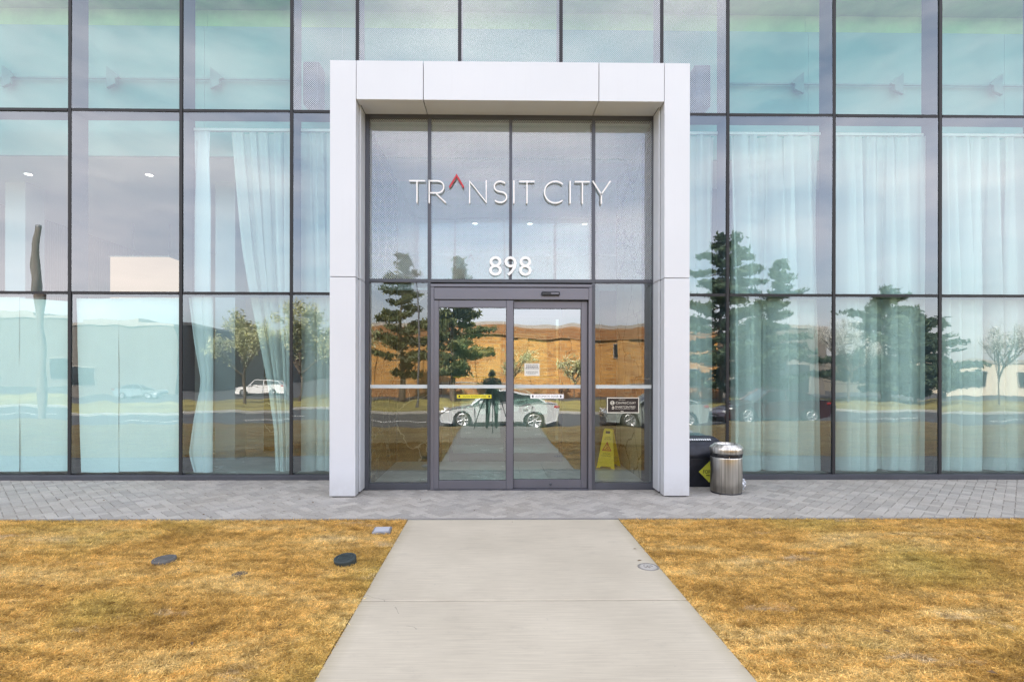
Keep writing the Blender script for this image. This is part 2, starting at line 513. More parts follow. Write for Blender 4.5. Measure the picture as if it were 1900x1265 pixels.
# ================================================================== THE SETTING
# ground profile (y, z) run along X: flat lawn, a bank down to the sidewalk and the road behind the camera, then level land
PROF = [(120, -.06), (-1.4, -.06), (-5.0, -.62), (-6.35, -.62), (-6.36, -.80), (-15.4, -.80), (-15.41, -.68), (-19, -.80), (-60, -.98), (-900, -1.0)]
mb = MB()
xs = [-900, -200, -60, -20, 0, 20, 60, 200, 900]
vs = [(x, y, z) for (y, z) in PROF for x in xs]
nx = len(xs)
fs = [(i * nx + k, (i + 1) * nx + k, (i + 1) * nx + k + 1, i * nx + k + 1) for i in range(len(PROF) - 1) for k in range(nx - 1)]
mb.add(vs, fs)
tag(mb.build('ground', M['soil']), kind='structure')
bx_road = MB().box(-300, 300, -15.38, -6.52, -.90, -.70).build('road', M['asphalt'])
tag(bx_road, kind='structure')
mk = MB()
for k in range(-40, 40):
    mk.box(k * 6.0, k * 6.0 + 3.0, -11.06, -10.94, -.699, -.696)
tag(mk.build('road_markings', M['line_paint']), kind='structure')
tag(MB().box(-300, 300, -6.52, -6.36, -.9, -.57, bev=.02).build('kerb', M['walk']), kind='structure')
tag(MB().box(-300, 300, -15.55, -15.38, -.9, -.57, bev=.02).build('kerb', M['walk']), kind='structure')
sw = empty('sidewalk', kind='structure')
slab_me = MB().box(-.745, .745, -.665, .665, -.1, 0, bev=.01).mesh('slab', M['walk'])
for k in range(-20, 21):
    o = link(bpy.data.objects.new('slab', slab_me), sw); o.location = (k * 1.5, -5.68, -.575)
# far verge and the parking lot in front of the stores
mb = MB()
ys = [-15.56, -18, -22, -27, -33]
zz = [-.60, -.63, -.70, -.76, -.80]
vs = [(x, y, z) for y, z in zip(ys, zz) for x in (-250, 250)]
mb.add(vs, [(2 * i, 2 * i + 2, 2 * i + 3, 2 * i + 1) for i in range(4)])
tag(mb.build('verge', M['verge']), kind='structure')
tag(MB().box(-250, 250, -100, -33, -1.2, -.83).build('parking_lot', M['asphalt']), kind='structure')

# lawn sheets either side of the path, with the bank behind the camera
PX0, PX1 = -.871, 1.293
YF = 5.53
def lawn_z(x, y):
    z = .016 * mnoise.noise((x * 1.1, y * 1.1, 0)) + .007 * mnoise.noise((x * 4.2, y * 4.2, 3)) - .012
    e = min(1.0, max(0.0, (YF - y) / .25))
    z = z * e - .004 * (1 - e)
    if y < -1.4:
        t_ = min(1, (-1.4 - y) / 3.6); z -= .575 * t_
    return z
for (x0, x1) in ((-16.0, PX0 - .008), (PX1 + .008, 16.0)):
    # finer steps in front of the lens
    xr = np.unique(np.concatenate([np.linspace(x0, x1, 110), np.linspace(max(x0, -7), min(x1, 7), 90)]))
    yr = np.concatenate([np.linspace(-5.0, 2, 30), np.linspace(2.08, YF - .012, 50)])
    vs = [(x, y, lawn_z(x, y)) for y in yr for x in xr]
    n = len(xr)
    fs = [(i * n + k, i * n + k + 1, (i + 1) * n + k + 1, (i + 1) * n + k) for i in range(len(yr) - 1) for k in range(n - 1)]
    m_ = MB().add(vs, fs, 0, True)
    tag(m_.build('lawn', M['lawn']), kind='structure')

# dry thatch: single lying blades, uncountable
def blades(n):
    x = rng.uniform(-7.6, 7.6, n * 2)
    y = 2.15 + (YF - 2.15) * rng.random(n * 2) ** 1.15
    ok = (np.abs(x - .01) < y * 1.03 + .25) & ((x < PX0 - .004 + .022 * rng.random(n * 2) ** 3) | (x > PX1 + .004 - .022 * rng.random(n * 2) ** 3))
    x, y = x[ok][:n], y[ok][:n]
    n = len(x)
    z = np.array([lawn_z(a, b) if (a < PX0 or a > PX1) else .002 for a, b in zip(x, y)])
    ang = rng.uniform(0, 2 * np.pi, n)
    tilt = np.abs(rng.normal(.12, .20, n)); tilt[rng.random(n) < .09] += .65
    ln = rng.uniform(.012, .032, n)
    wd = rng.uniform(.0011, .0025, n)
    dx, dy = np.cos(ang) * np.cos(tilt), np.sin(ang) * np.cos(tilt)
    dz = np.sin(np.clip(tilt, 0, 1.3))
    P = np.empty((n, 3, 3))
    sxv, syv = -np.sin(ang) * wd, np.cos(ang) * wd
    lift = rng.uniform(-.001, .012, n)
    P[:, 0] = np.stack([x - sxv, y - syv, z + lift], 1)
    P[:, 1] = np.stack([x + sxv, y + syv, z + lift + rng.uniform(-.001, .002, n)], 1)
    P[:, 2] = np.stack([x + dx * ln, y + dy * ln, z + lift + dz * ln], 1)
    # keep the tips off the concrete, apart from a few
    tip = P[:, 2, 0]
    over = (tip > PX0 + .012) & (tip < PX1 - .012) & (rng.random(n) < .45)
    P[:, 2, 0] = np.where(over, np.where(x < 0, PX0 - .005, PX1 + .005), tip)
    P[:, 2, 1] = np.minimum(P[:, 2, 1], YF + .01)
    me = bpy.data.meshes.new('dry_grass')
    me.vertices.add(n * 3); me.loops.add(n * 3); me.polygons.add(n)
    me.vertices.foreach_set('co', P.reshape(-1))
    me.loops.foreach_set('vertex_index', np.arange(n * 3, dtype=np.int32))
    me.polygons.foreach_set('loop_start', np.arange(0, n * 3, 3, dtype=np.int32))
    me.update(); me.validate()
    me.materials.append(M['blades'])
    return me
tag(link(bpy.data.objects.new('dry_grass', blades(640000))), kind='stuff')

# a little litter blown onto the grass and paving
lt = MB()
for k in range(150):
    x = random.uniform(-6.5, 6.8); y = random.uniform(2.4, 7.2)
    if abs(x) > y * 1.05 or (y > 6.4 and -2.05 < x < 2.45): continue
    if PX0 < x < PX1 and y < YF and random.random() < .75: continue
    onl = y < YF and not (PX0 < x < PX1)
    z = .010 if onl else .003
    a = random.uniform(0, 6.28); l_ = random.uniform(.008, .026); w_l = l_ * random.uniform(.15, .55)
    ca, sa = math.cos(a), math.sin(a)
    h_ = random.uniform(.002, .012)
    lt.add([(x - ca * l_, y - sa * l_, z), (x - sa * w_l, y + ca * w_l, z + h_), (x + ca * l_, y + sa * l_, z + .001), (x + sa * w_l, y - ca * w_l, z + h_ * .4)], [(0, 1, 2, 3)])
tag(lt.build('leaf_litter', simple('dead_leaf', (.14, .085, .04), .9, 0, .4, 30)), kind='stuff')

# concrete path in slabs with tooled joints, continuing to the sidewalk
path = empty('path', kind='structure')
joints = [YF, 3.562, 1.58, -.40, -1.40]
for a, b in zip(joints[1:], joints[:-1]):
    MB().box(PX0, PX1, a + .008, b - .008, -.12, 0, bev=.006).build('slab', M['path'], path)
s_ = MB().add([(PX0, -1.41, 0), (PX1, -1.41, 0), (PX1, -5.0, -.572), (PX0, -5.0, -.572), (PX0, -1.41, -.12), (PX1, -1.41, -.12), (PX1, -5.0, -.69), (PX0, -5.0, -.69)],
              [(0, 3, 2, 1), (4, 5, 6, 7), (0, 1, 5, 4), (1, 2, 6, 5), (2, 3, 7, 6), (3, 0, 4, 7)])
s_.build('slab', M['path'], path)

# herringbone paving in front of the facade: 100 x 200 mm stones laid at 45 degrees
pave = empty('paved_walk', (0, 0, 0), kind='structure')
PY0, PY1 = YF + .045, 7.585
MB().box(-15, 15.4, YF + .03, PY1, -.09, -.010).build('joint_bed', M['joint'], pave)
eb = MB()
for k in range(-8, 8):
    eb.box(k * 2.0 + .003, k * 2.0 + 1.997, YF + .004, YF + .042, -.08, .003)
eb.build('edging', M['white_alu'] if False else M['walk'], pave)
U = .1
c45 = math.sqrt(.5)
GAP = .0030
def rect45(a0, a1, b0, b1):
    pts = [(a0 * U + GAP, b0 * U + GAP), (a1 * U - GAP, b0 * U + GAP), (a1 * U - GAP, b1 * U - GAP), (a0 * U + GAP, b1 * U - GAP)]
    return [((p - q) * c45 + .02, (p + q) * c45 + 6.5) for p, q in pts]
def clip(poly, axis, val, keep_less):
    out = []
    for i in range(len(poly)):
        a, b = poly[i], poly[(i + 1) % len(poly)]
        ia = (a[axis] <= val) if keep_less else (a[axis] >= val)
        ib = (b[axis] <= val) if keep_less else (b[axis] >= val)
        if ia: out.append(a)
        if ia != ib:
            t_ = (val - a[axis]) / (b[axis] - a[axis])
            out.append((a[0] + (b[0] - a[0]) * t_, a[1] + (b[1] - a[1]) * t_))
    return out
stones = []
XL, XR = -14.9, 15.3
for i in range(-260, 260):
    for j in range(-80, 80):
        ox, oy = i - 2 * j, i + 2 * j
        for (a0, a1, b0, b1, vert) in ((ox, ox + 2, oy, oy + 1, 0), (ox, ox + 1, oy + 1, oy + 3, 1)):
            ca, cb = (a0 + a1) / 2 * U, (b0 + b1) / 2 * U
            X, Y = (ca - cb) * c45 + .02, (ca + cb) * c45 + 6.5
            if XL - .2 < X < XR + .2 and PY0 - .16 < Y < PY1 + .16:
                stones.append((X, Y, vert, rect45(a0, a1, b0, b1)))
whole, cut = [], []
for s in stones:
    q = s[3]
    inside = all(PY0 <= p[1] <= PY1 and XL < p[0] < XR for p in q)
    # the entrance surround and the screen stand on the paving
    (whole if inside else cut).append(s)
def in_view(s):
    X, Y = s[0], s[1]
    if not (abs(X + .25) < Y * .93): return False
    if Y > 6.86 and -2.0 < X < 2.4: return False
    return not (6.5 < Y and (-1.99 < X < -1.64 or 2.06 < X < 2.41))
cand = sorted([s for s in whole if in_view(s)], key=lambda s: s[1] + .02 * abs(s[0]))
single = cand[:300]
ids = set(id(s) for s in single)
def stone_geo(mb, poly, z, tx, ty, X, Y):
    n = len(poly)
    cx = sum(p[0] for p in poly) / n; cyy = sum(p[1] for p in poly) / n
    def top(p, k, dz):
        return (cx + (p[0] - cx) * k, cyy + (p[1] - cyy) * k, z + dz + tx * (p[0] - cx) + ty * (p[1] - cyy))
    vs = [(p[0], p[1], -.06) for p in poly] + [top(p, 1, -.0035) for p in poly] + [top(p, .95, 0) for p in poly]
    fs = [(i, (i + 1) % n, n + (i + 1) % n, n + i) for i in range(n)]
    fs += [(n + i, n + (i + 1) % n, 2 * n + (i + 1) % n, 2 * n + i) for i in range(n)]
    fs.append(tuple(range(2 * n, 3 * n)))
    mb.add(vs, fs)
proto = {}
for vert in (0, 1):
    mb = MB()
    q = rect45(0, 2, 0, 1) if not vert else rect45(0, 1, 0, 2)
    mx = sum(p[0] for p in q) / 4; my = sum(p[1] for p in q) / 4
    stone_geo(mb, [(p[0] - mx, p[1] - my) for p in q], 0, 0, 0, 0, 0)
    proto[vert] = mb.mesh('paver', M['paver'])
for s in single:
    o = link(bpy.data.objects.new('paver', proto[s[2]]), pave)
    o.location = (s[0], s[1], random.uniform(-.0022, .0015))
    o.rotation_euler = (random.gauss(0, .006), random.gauss(0, .006), random.gauss(0, .004))
mb = MB()
for s in whole + cut:
    if id(s) in ids: continue
    poly = s[3]
    for ax, val, less in ((1, PY1, True), (1, PY0, False), (0, XR, True), (0, XL, False)):
        poly = clip(poly, ax, val, less)
        if len(poly) < 3: break
    if len(poly) < 3: continue
    stone_geo(mb, poly, random.uniform(-.0022, .0015), random.gauss(0, .006), random.gauss(0, .006), 0, 0)
tag(mb.build('paver_field', M['paver_field'], pave), kind='stuff')

# ================================================================== THE GLASS BUILDING
YG = 7.60
bld = empty('glass_building', (0, YG, 0), label='wide building with teal glass panes in thin dark mullions behind the white entrance frame', cat='building')
def part(o):
    """keep world placement while parenting to the building empty at (0, YG, 0)"""
    o.parent = bld
    o.matrix_parent_inverse = Matrix.Translation((0, -YG, 0))
    return o
ZR = [.075, 2.61, 5.163, 7.72]
LEFTM = [-12.07, -10.53, -8.99, -7.449, -5.91, -4.371, -2.832]
RIGHTM = [3.321, 4.838, 6.363, 7.885, 9.41, 10.93, 12.45]
TOPM = [-1.916, -.478, .951, 2.38]
def mullion(x, z0, z1):
    m_ = MB()
    m_.box(x - .021, x + .021, YG - .012, YG + .016, z0, z1, 0)
    m_.box(x - .030, x + .030, YG + .017, YG + .30, z0, z1, 1)
    part(m_.build('mullion', [M['seal'], M['fin']]))
for x in LEFTM + RIGHTM: mullion(x, .0755, 7.72)
for x in TOPM: mullion(x, 5.186, 7.72)
def transom(x0, x1, z):
    m_ = MB()
    m_.box(x0, x1, YG - .009, YG + .016, z - .019, z + .019, 0)
    m_.box(x0, x1, YG + .017, YG + .27, z - .022, z + .022, 1)
    part(m_.build('transom', [M['seal'], M['fin']]))
def pane(x0, x1, z0, z1, mat):
    cx, cz = (x0 + x1) / 2, (z0 + z1) / 2
    m_ = MB()
    a, b, h = x0 - cx, x1 - cx, (z1 - z0) / 2
    vs = [(a, 0, -h), (b, 0, -h), (b, 0, h), (a, 0, h), (a, .012, -h), (b, .012, -h), (b, .012, h), (a, .012, h)]
    m_.add(vs, [(0, 1, 2, 3)], 0)
    m_.add(vs, [(7, 6, 5, 4), (0, 4, 5, 1), (3, 2, 6, 7), (0, 3, 7, 4), (1, 5, 6, 2)], 1)
    o = part(m_.build('window_pane', [mat, M['rear']]))
    o.location = (cx, YG, cz)
    o.rotation_euler = (random.gauss(0, R(.24)), 0, random.gauss(0, R(.24)))
    return o
GX = .024
def bay(xa, xb, row, ea=GX, eb_=GX):
    z0, z1 = ZR[row] + .021, ZR[row + 1] - .021
    mat = M['glass']
    if row == 2 and xa > -2.85 and xb < 3.33: mat = M['frit']
    pane(xa + ea, xb - eb_, z0, z1, mat)
    if row < 2: transom(xa + ea + .008, xb - eb_ - .008, ZR[row + 1])
    else: transom(xa + ea + .008, xb - eb_ - .008, ZR[3])
for Ls in (LEFTM, RIGHTM):
    for a, b in zip(Ls[:-1], Ls[1:]):
        for r_ in range(3): bay(a, b, r_)
for r_ in range(2):
    bay(-2.832, -1.975, r_, GX, .004)
    bay(2.391, 3.321, r_, .004, GX)
tl = [-2.832] + TOPM + [3.321]
for a, b in zip(tl[:-1], tl[1:]):
    bay(a, b, 2)
def sill(x0, x1):
    m_ = MB()
    m_.box(x0, x1, YG - .035, YG + .12, .0, .062, 0, bev=.003)
    m_.box(x0, x1, YG - .02, YG + .03, .0625, .0745, 0)
    part(m_.build('base_sill', M['alu_dark']))
sill(-12.1, -1.985); sill(2.40, 12.48)
# storeys above and flanking wings keep the forecourt in shade
HT = 11.3
up = simple('upper_facade_panel', (.20, .26, .28), .3, .1, .05, .5)
part(MB().box(-34, 34, YG - .02, 27, 7.742, HT).build('upper_storeys', up))
part(MB().box(-34, -12.10, YG, 27, 0, 7.74).build('wing', up))
part(MB().box(12.48, 34, YG, 27, 0, 7.74).build('wing', up))

# ------------------------------------------------ inside
tag(MB().box(-12.1, 12.48, YG + .05, 15.2, -.2, -.004).build('lobby_floor', M['tile']), kind='structure')
tag(MB().box(-12.1, 12.48, 15.0, 15.2, -.004, 7.74).build('lobby_wall', M['lobby_wall']), kind='structure')
tag(MB().box(-12.099, -11.95, YG + .32, 14.99, 0, 7.74).build('lobby_wall', M['lobby_wall']), kind='structure')
tag(MB().box(12.33, 12.479, YG + .32, 14.99, 0, 7.74).build('lobby_wall', M['lobby_wall']), kind='structure')
BY = 8.22
ZC = 4.77
tag(MB().box(-11.94, 12.32, BY + .06, 14.99, ZC, ZC + .12).build('lobby_ceiling', M['ceiling']), kind='structure')
bh = empty('bulkhead', kind='structure')
for a, b in ((-11.94, -7.46), (-7.455, -4.38), (-4.375, -2.30), (-2.295, 2.685), (2.69, 4.83), (4.835, 7.88), (7.885, 12.32)):
    MB().box(a, b, BY, BY + .05, ZC + .002, 6.74).build('board', M['bulkhead'], bh)
tag(MB().box(-11.94, 12.32, YG + .31, 14.99, 7.05, 7.2).build('upper_slab', M['olive']), kind='structure')
M['rail'] = simple('grey_green_paint_rail', (.16, .30, .255), .6)
for a, b in ((-11.94, -4.38), (-4.375, 4.83), (4.835, 12.32)):
    part(MB().box(a, b, 8.30, 8.45, 6.70, 7.045).build('edge_beam', M['olive']))
# conduit rail and brackets on the bulkhead
for a, b in ((-11.9, -3.05), (3.55, 12.2)):
    m_ = MB().box(a, b, 8.15, 8.175, 5.90, 5.925)
    part(m_.build('conduit_rail', M['rail']))
for x in [q + .14 for q in LEFTM[:-1]] + [q - .14 for q in RIGHTM[1:]]:
    s_ = 1 if x < 0 else -1
    poly = [(x, 5.74), (x + s_ * .13, 5.80), (x + s_ * .13, 5.88), (x + s_ * .19, 5.90), (x + s_ * .10, 5.99), (x, 6.06)]
    if s_ < 0: poly = poly[::-1]
    part(MB().prism(poly, 8.10, 8.15).build('rail_bracket', M['rail']))
for x, lab in ((-2.68, 'grey box speaker behind the dotted glass left of the white entrance frame'), (3.10, 'grey box speaker behind the dotted glass right of the white entrance frame')):
    o = empty('box_speaker', (x, 8.05, 5.45), label=lab, cat='speaker', group='box speakers behind the upper glass')
    MB().box(-.12, .12, -.1, .165, 0, .62, bev=.012).build('cabinet', M['fin'], o)
    MB().box(-.095, .095, -.112, -.101, .04, .58).build('grille', M['alu_dark'], o)
# columns and wood-look wall seen through the left bays
cm = simple('column_board', (.62, .62, .63), .5, 0, .03, 1.2)
for x in (-4.62, -8.2):
    tag(MB().box(x - .17, x + .17, 9.35, 9.75, 0, ZC - .002).build('column', cm), kind='structure')
t = NT('ribbed_wall_panel')
w_ = t.n('ShaderNodeTexWave', {'Vector': t.world(rot=(0, 0, 0)), 'Scale': 5.2, 'Distortion': 0.0}, bands_direction='Y').outputs['Color']
M['ribbed'] = t.done(t.bsdf(t.mix(w_, (.30, .26, .24), (.40, .36, .34)), .6, bump=w_, bstr=.6, bdist=.02))
tag(MB().box(-9.75, -9.6, 8.4, 14.98, 0, ZC - .003).build('side_wall', M['ribbed']), kind='structure')
tag(MB().box(2.70, 12.32, 9.5, 9.6, 0, ZC - .003).build('unlit_room_backing', simple('unlit_room_dark', (.045, .04, .036), .5, 0, .2, 2)), kind='structure')  # added dark board, makes the room behind the right sheers look unlit
# marble wall between lobby and vestibule on the left
mw = empty('marble_wall', kind='structure')
for k in range(4):
    for j in range(4):
        MB().box(-4.40 + k * .62, -4.40 + k * .62 + .614, 10.40, 10.46, .0 + j * 1.19, j * 1.19 + 1.184).build('panel', M['marble_dark'], mw)
# downlights
def downlight(x, y, lab):
    o = empty('downlight', (x, y, ZC - .002), label=lab, cat='ceiling light', group='small downlights in the lobby ceiling')
    MB().lathe([(.075, -.004), (.075, 0), (.055, 0), (.055, -.004), (.075, -.004)], 20).build('trim_ring', M['white_paint'], o)
    MB().lathe([(.0, -.001), (.054, -.001)], 20).build('lens', M['downlight'], o)
downlight(-7.68, 9.0, 'small lit downlight high behind the leftmost upper pane')
downlight(-5.70, 9.0, 'small lit downlight high behind the second upper pane from the left')
for k, q in enumerate(('above the pendant lamp', 'right of the pendant lamp', 'left of the marble wall')): downlight(-7.0 + k * 2.2, 12.2, 'small lit downlight deep in the lobby ceiling ' + q)
for k, q in enumerate(('left', 'middle', 'right')): downlight(-.4 + k * 1.2, 11.8, q + ' one of three lit downlights deep behind the entrance doors')
# pendant lamp: a warm lit fabric box
o = empty('pendant_lamp', (-7.55, 12.0, 3.0), label='warm lit box shaped pendant lamp hanging behind the glass on the left', cat='lamp')
MB().box(-.62, -.003, -.4, .4, 0, .96).build('shade_panel', M['lamp'], o)
MB().box(.003, .62, -.4, .4, 0, .96).build('shade_panel', M['lamp'], o)
MB().box(-.64, .64, -.42, .42, .962, .985).build('frame', M['white_paint'], o)
for x in (-.4, .4): MB().tube([(x, 0, .985), (x, 0, ZC - 3.0)], .008, 6).build('rod', M['alu_grey'], o)

# ================================================================== WHITE ENTRANCE FRAME
ptl = empty('entrance_portal', (.2, 6.55, 0), label='white metal clad portal frame standing round the glass entrance', cat='entrance frame')
def pp(o):
    o.parent = ptl; o.matrix_parent_inverse = Matrix.Translation((-.2, -6.55, 0)); return o
XA, XB, XC, XD = -1.971, -1.660, 2.078, 2.387
ZT, ZH, ZJ = 5.264, 4.795, 2.656
YP, YQ = 6.52, 6.672
W = M['white_alu']; BV = .0025
for (a, b) in ((XA, XB), (XC, XD)):
    pp(MB().box(a, b, YP, YQ, .014, ZJ - .004, bev=BV).build('cladding_panel', W))
    pp(MB().box(a, b, YP, YQ, ZJ + .004, ZT, bev=BV).build('cladding_panel', W))
for a, b in ((XB + .006, -.853), (-.845, 1.274), (1.282, XC - .006)):
    pp(MB().box(a, b, YP, YQ, ZH, ZT, bev=BV).build('cladding_panel', W))
    pp(MB().box(a + .016 if a < -1 else a, b - .016 if b > 2 else b, 6.692, 6.915, ZH + .012, ZH + .034, bev=.002).build('soffit_panel', W))
for sx, xi in ((1, XB), (-1, XC)):
    for z0, z1 in ((.03, ZJ - .004), (ZJ + .004, ZH + .01)):
        x0, x1 = sorted((xi - sx * .004, xi + sx * .018))
        pp(MB().box(x0, x1, 6.690, 6.918, z0, z1, bev=.002).build('jamb_panel', W))
for x0, x1 in ((XA, XA + .02), (XD - .02, XD)):
    for z0, z1 in ((.014, ZJ - .004), (ZJ + .004, ZT)):
        for y0, y1 in ((6.680, 7.18), (7.188, 7.57)):
            pp(MB().box(x0, x1, y0, y1, z0, z1, bev=.002).build('side_panel', W))
core = MB()
core.box(XA + .024, XB - .008, 6.675, 7.56, .004, ZT - .03)
core.box(XC + .008, XD - .024, 6.675, 7.56, .004, ZT - .03)
core.box(XB - .007, XC + .007, 6.675, 7.56, ZH + .04, ZT - .03)
core.box(XA + .03, XB - .02, 6.54, 6.674, .002, .0138)
core.box(XC + .02, XD - .03, 6.54, 6.674, .002, .0138)
pp(core.build('frame_core', M['seal']))
pp(MB().box(XA + .001, XD - .001, 6.674, 7.565, ZT - .028, ZT - .004).build('top_cover', W))

# ================================================================== GLAZED ENTRANCE SCREEN
YD = 6.95
scr = empty('entrance_screen', (.2, YD, 0), label='dark framed glazed screen with dotted upper panes inside the white portal', cat='glass screen')
def sp(o):
    o.parent = scr; o.matrix_parent_inverse = Matrix.Translation((-.2, -YD, 0)); return o
G = M['alu_grey']; D = M['alu_dark']
F0, F1 = YD - .03, YD + .09
sp(bx('jamb', D, -1.664, -1.592, F0, F1, 0, 4.83, bev=.003))
sp(bx('jamb', D, 2.050, 2.126, F0, F1, 0, 4.83, bev=.003))
sp(bx('head', D, -1.591, 2.049, F0, F1, 4.765, 4.83, bev=.003))
mx = [-.823, .222, 1.292]
def tee(x, z0, z1, w=.021):
    m_ = MB().box(x - w, x + w, YD - .02, YD - .002, z0, z1, 0).box(x - w, x + w, YD + .015, YD + .14, z0, z1, 1)
    sp(m_.build('mullion', [D, M['fin']]))
tee(mx[0], 2.707, 4.764); tee(mx[1], 2.707, 4.764, .018); tee(mx[2], 2.707, 4.764)
for a, b in ((-1.591, mx[0] - .022), (mx[0] - .0215, mx[2] + .0215), (mx[2] + .022, 2.049)):
    m_ = MB().box(a, b, YD - .024, YD + .12, 2.662, 2.706, 0, bev=.002)
    sp(m_.build('transom', D))
sp(bx('mullion', D, mx[0] - .021, mx[0] + .021, YD - .026, YD + .12, .0, 2.661, bev=.002))
sp(bx('mullion', D, mx[2] - .021, mx[2] + .021, YD - .026, YD + .12, .0, 2.661, bev=.002))
def spane(x0, x1, z0, z1, mat, y=YD, parent=None, nm='window_pane', jit=.12):
    cx, cz = (x0 + x1) / 2, (z0 + z1) / 2
    a, b, h = x0 - cx, x1 - cx, (z1 - z0) / 2
    vs = [(a, 0, -h), (b, 0, -h), (b, 0, h), (a, 0, h), (a, .01, -h), (b, .01, -h), (b, .01, h), (a, .01, h)]
    m_ = MB().add(vs, [(0, 1, 2, 3)], 0)
    m_.add(vs, [(7, 6, 5, 4), (0, 4, 5, 1), (3, 2, 6, 7), (0, 3, 7, 4), (1, 5, 6, 2)], 1)
    o = m_.build(nm, [mat, M['rear']], parent)
    o.location = (cx, y, cz)
    o.rotation_euler = (random.gauss(0, R(jit)), 0, random.gauss(0, R(jit)))
    return o
edges = [(-1.590, mx[0] - .021), (mx[0] + .021, mx[1] - .018), (mx[1] + .018, mx[2] - .021), (mx[2] + .021, 2.050)]
for a, b in edges: sp(spane(a, b, 2.708, 4.764, M['frit']))
t = NT('etched_film')
df = t.n('ShaderNodeBsdfDiffuse', {'Color': (.72, .76, .75, 1)})
tp = t.n('ShaderNodeBsdfTransparent', {'Color': (.9, .95, .93, 1)})
M['film'] = t.done(t.n('ShaderNodeMixShader', {0: .25, 1: df.outputs[0], 2: tp.outputs[0]}))
for a, b in (edges[0], edges[3]):
    sp(spane(a, b, .085, 2.661, M['sideglass'], jit=.05))
    sp(bx('bottom_rail', D, a - .0005, b + .0005, YD - .028, YD + .09, .002, .084, bev=.003))
    sp(bx('safety_film', M['film'], a + .012, b - .004, YD - .0045, YD - .0035, 1.303, 1.349))
# sliding door set: outer frame, header and motion sensor belong to the screen
for a, b in ((mx[0] + .022, mx[0] + .066), (mx[2] - .066, mx[2] - .022)):
    sp(bx('door_jamb', G, a, b, YD - .045, YD + .11, .0, 2.600, bev=.003))
hd = MB()
hd.box(mx[0] + .067, mx[2] - .067, YD - .060, YD + .11, 2.440, 2.590, 0, bev=.004)
hd.box(mx[0] + .022, mx[2] - .022, YD - .052, YD + .11, 2.601, 2.640, 0, bev=.003)
sp(hd.build('door_header', G))
sp(bx('threshold', M['alu_grey'], mx[0] + .07, mx[2] - .07, YD - .055, YD + .1, .0, .009))
sn = sp(bx('motion_sensor', M['black_plastic'], .615, .850, YD - .098, YD - .061, 2.487, 2.540, bev=.012))
s2 = bx('sensor_lens', M['alu_grey'], .735, .835, YD - .1005, YD - .0985, 2.505, 2.524); s2.parent = scr; s2.matrix_parent_inverse = Matrix.Translation((-.2, -YD, 0))

def door_leaf(x0, x1, y, label, sl, sr, zt):
    o = empty('sliding_door', (x0, y, .012), label=label, cat='door', group='automatic sliding glass door leaves')
    w = x1 - x0; h = zt - .012
    MB().box(0, sl, -.02, .024, 0, h, bev=.003).build('stile', G, o)
    MB().box(w - sr, w, -.02, .024, 0, h, bev=.003).build('stile', G, o)
    MB().box(sl + .001, w - sr - .001, -.019, .023, h - .092, h, bev=.003).build('top_rail', G, o)
    MB().box(sl + .001, w - sr - .001, -.019, .023, 0, .112, bev=.003).build('bottom_rail', G, o)
    g = spane(sl, w - sr, .112, h - .092, M['doorglass'], y=-.004, parent=o, nm='glass_pane', jit=.04)
    MB().box(sl + .002, w - sr - .002, -.0085, -.0075, 1.292, 1.337).build('safety_film', M['film'], o)
    bd = MB()
    for xx in (sl, w - sr - .006): bd.box(xx, xx + .006, -.010, -.0046, .112, h - .092)
    for zz_ in (.112, h - .098): bd.box(sl + .0061, w - sr - .0061, -.010, -.0046, zz_, zz_ + .006)
    bd.build('glazing_bead', M['seal'], o)
    return o
dl = door_leaf(-.758, .258, YD - .022, 'front sliding glass door leaf with the yellow strip sticker', .062, .088, 2.432)
dr = door_leaf(.196, 1.222, YD + .034, 'rear sliding glass door leaf with the paper notice and white strip sticker', .066, .082, 2.428)
k_ = MB().lathe([(0, -.031), (.016, -.031), (.018, -.026), (.018, -.0195)], 16, (.55, .055), 0, True, axis='Y').build('lock_cylinder', M['alu_dark'], dr)

# ------------------------------------------------ vestibule
vest = empty('vestibule_floor', kind='structure')
tw = .62
for j in range(4):
    for i in range(6):
        x0 = -1.64 + i * tw; y0 = 7.08 + j * .52
        if -.9 < x0 + .3 < 1.3: continue
        MB().box(x0, min(x0 + tw - .004, 2.10), y0, y0 + .516, -.02, .001, bev=.001).build('tile', M['tile'], vest)
for i in range(5):
    MB().box(-.76 + i * .388, -.76 + i * .388 + .384, 7.08, 9.10, -.02, .004, bev=.001).build('mat_board', M['tile'], vest)
tag(MB().box(-1.66, 2.126, 7.045, 10.3, -.2, -.021).build('floor_bed', M['concrete_grey']), kind='structure')
mwl = empty('marble_wall', kind='structure')
mwr = empty('marble_wall', kind='structure')
for j in range(2):
    for k in range(4):
        z0, z1 = k * 1.19 + .002, min(k * 1.19 + 1.186, 4.76)
        if k == 2: z1 = min(z1, 4.76)
        MB().box(-1.66, -1.63, 7.05 + j * 1.05, 7.05 + j * 1.05 + 1.046, z0, z1).build('panel', M['marble_dark'], mwl)
        MB().box(2.10, 2.128, 7.05 + j * 1.05, 7.05 + j * 1.05 + 1.046, z0, z1).build('panel', M['marble'], mwr)
tag(MB().box(-1.66, 2.127, 7.05, 9.30, 4.775, 4.83).build('vestibule_ceiling', M['ceiling']), kind='structure')
inn = empty('inner_screen', (.2, 9.2, 0), label='inner glazed door screen of the vestibule behind the entrance doors', cat='glass screen')
def ip(o):
    o.parent = inn; o.matrix_parent_inverse = Matrix.Translation((-.2, -9.2, 0)); return o
wood = simple('brown_wood_panel', (.085, .045, .022), .4, 0, .25, 3)
ip(bx('side_panel', M['marble_dark'], -1.629, -.93, 9.17, 9.23, .002, 2.9)); ip(bx('side_panel', wood, 1.83, 2.099, 9.17, 9.23, .002, 2.9))
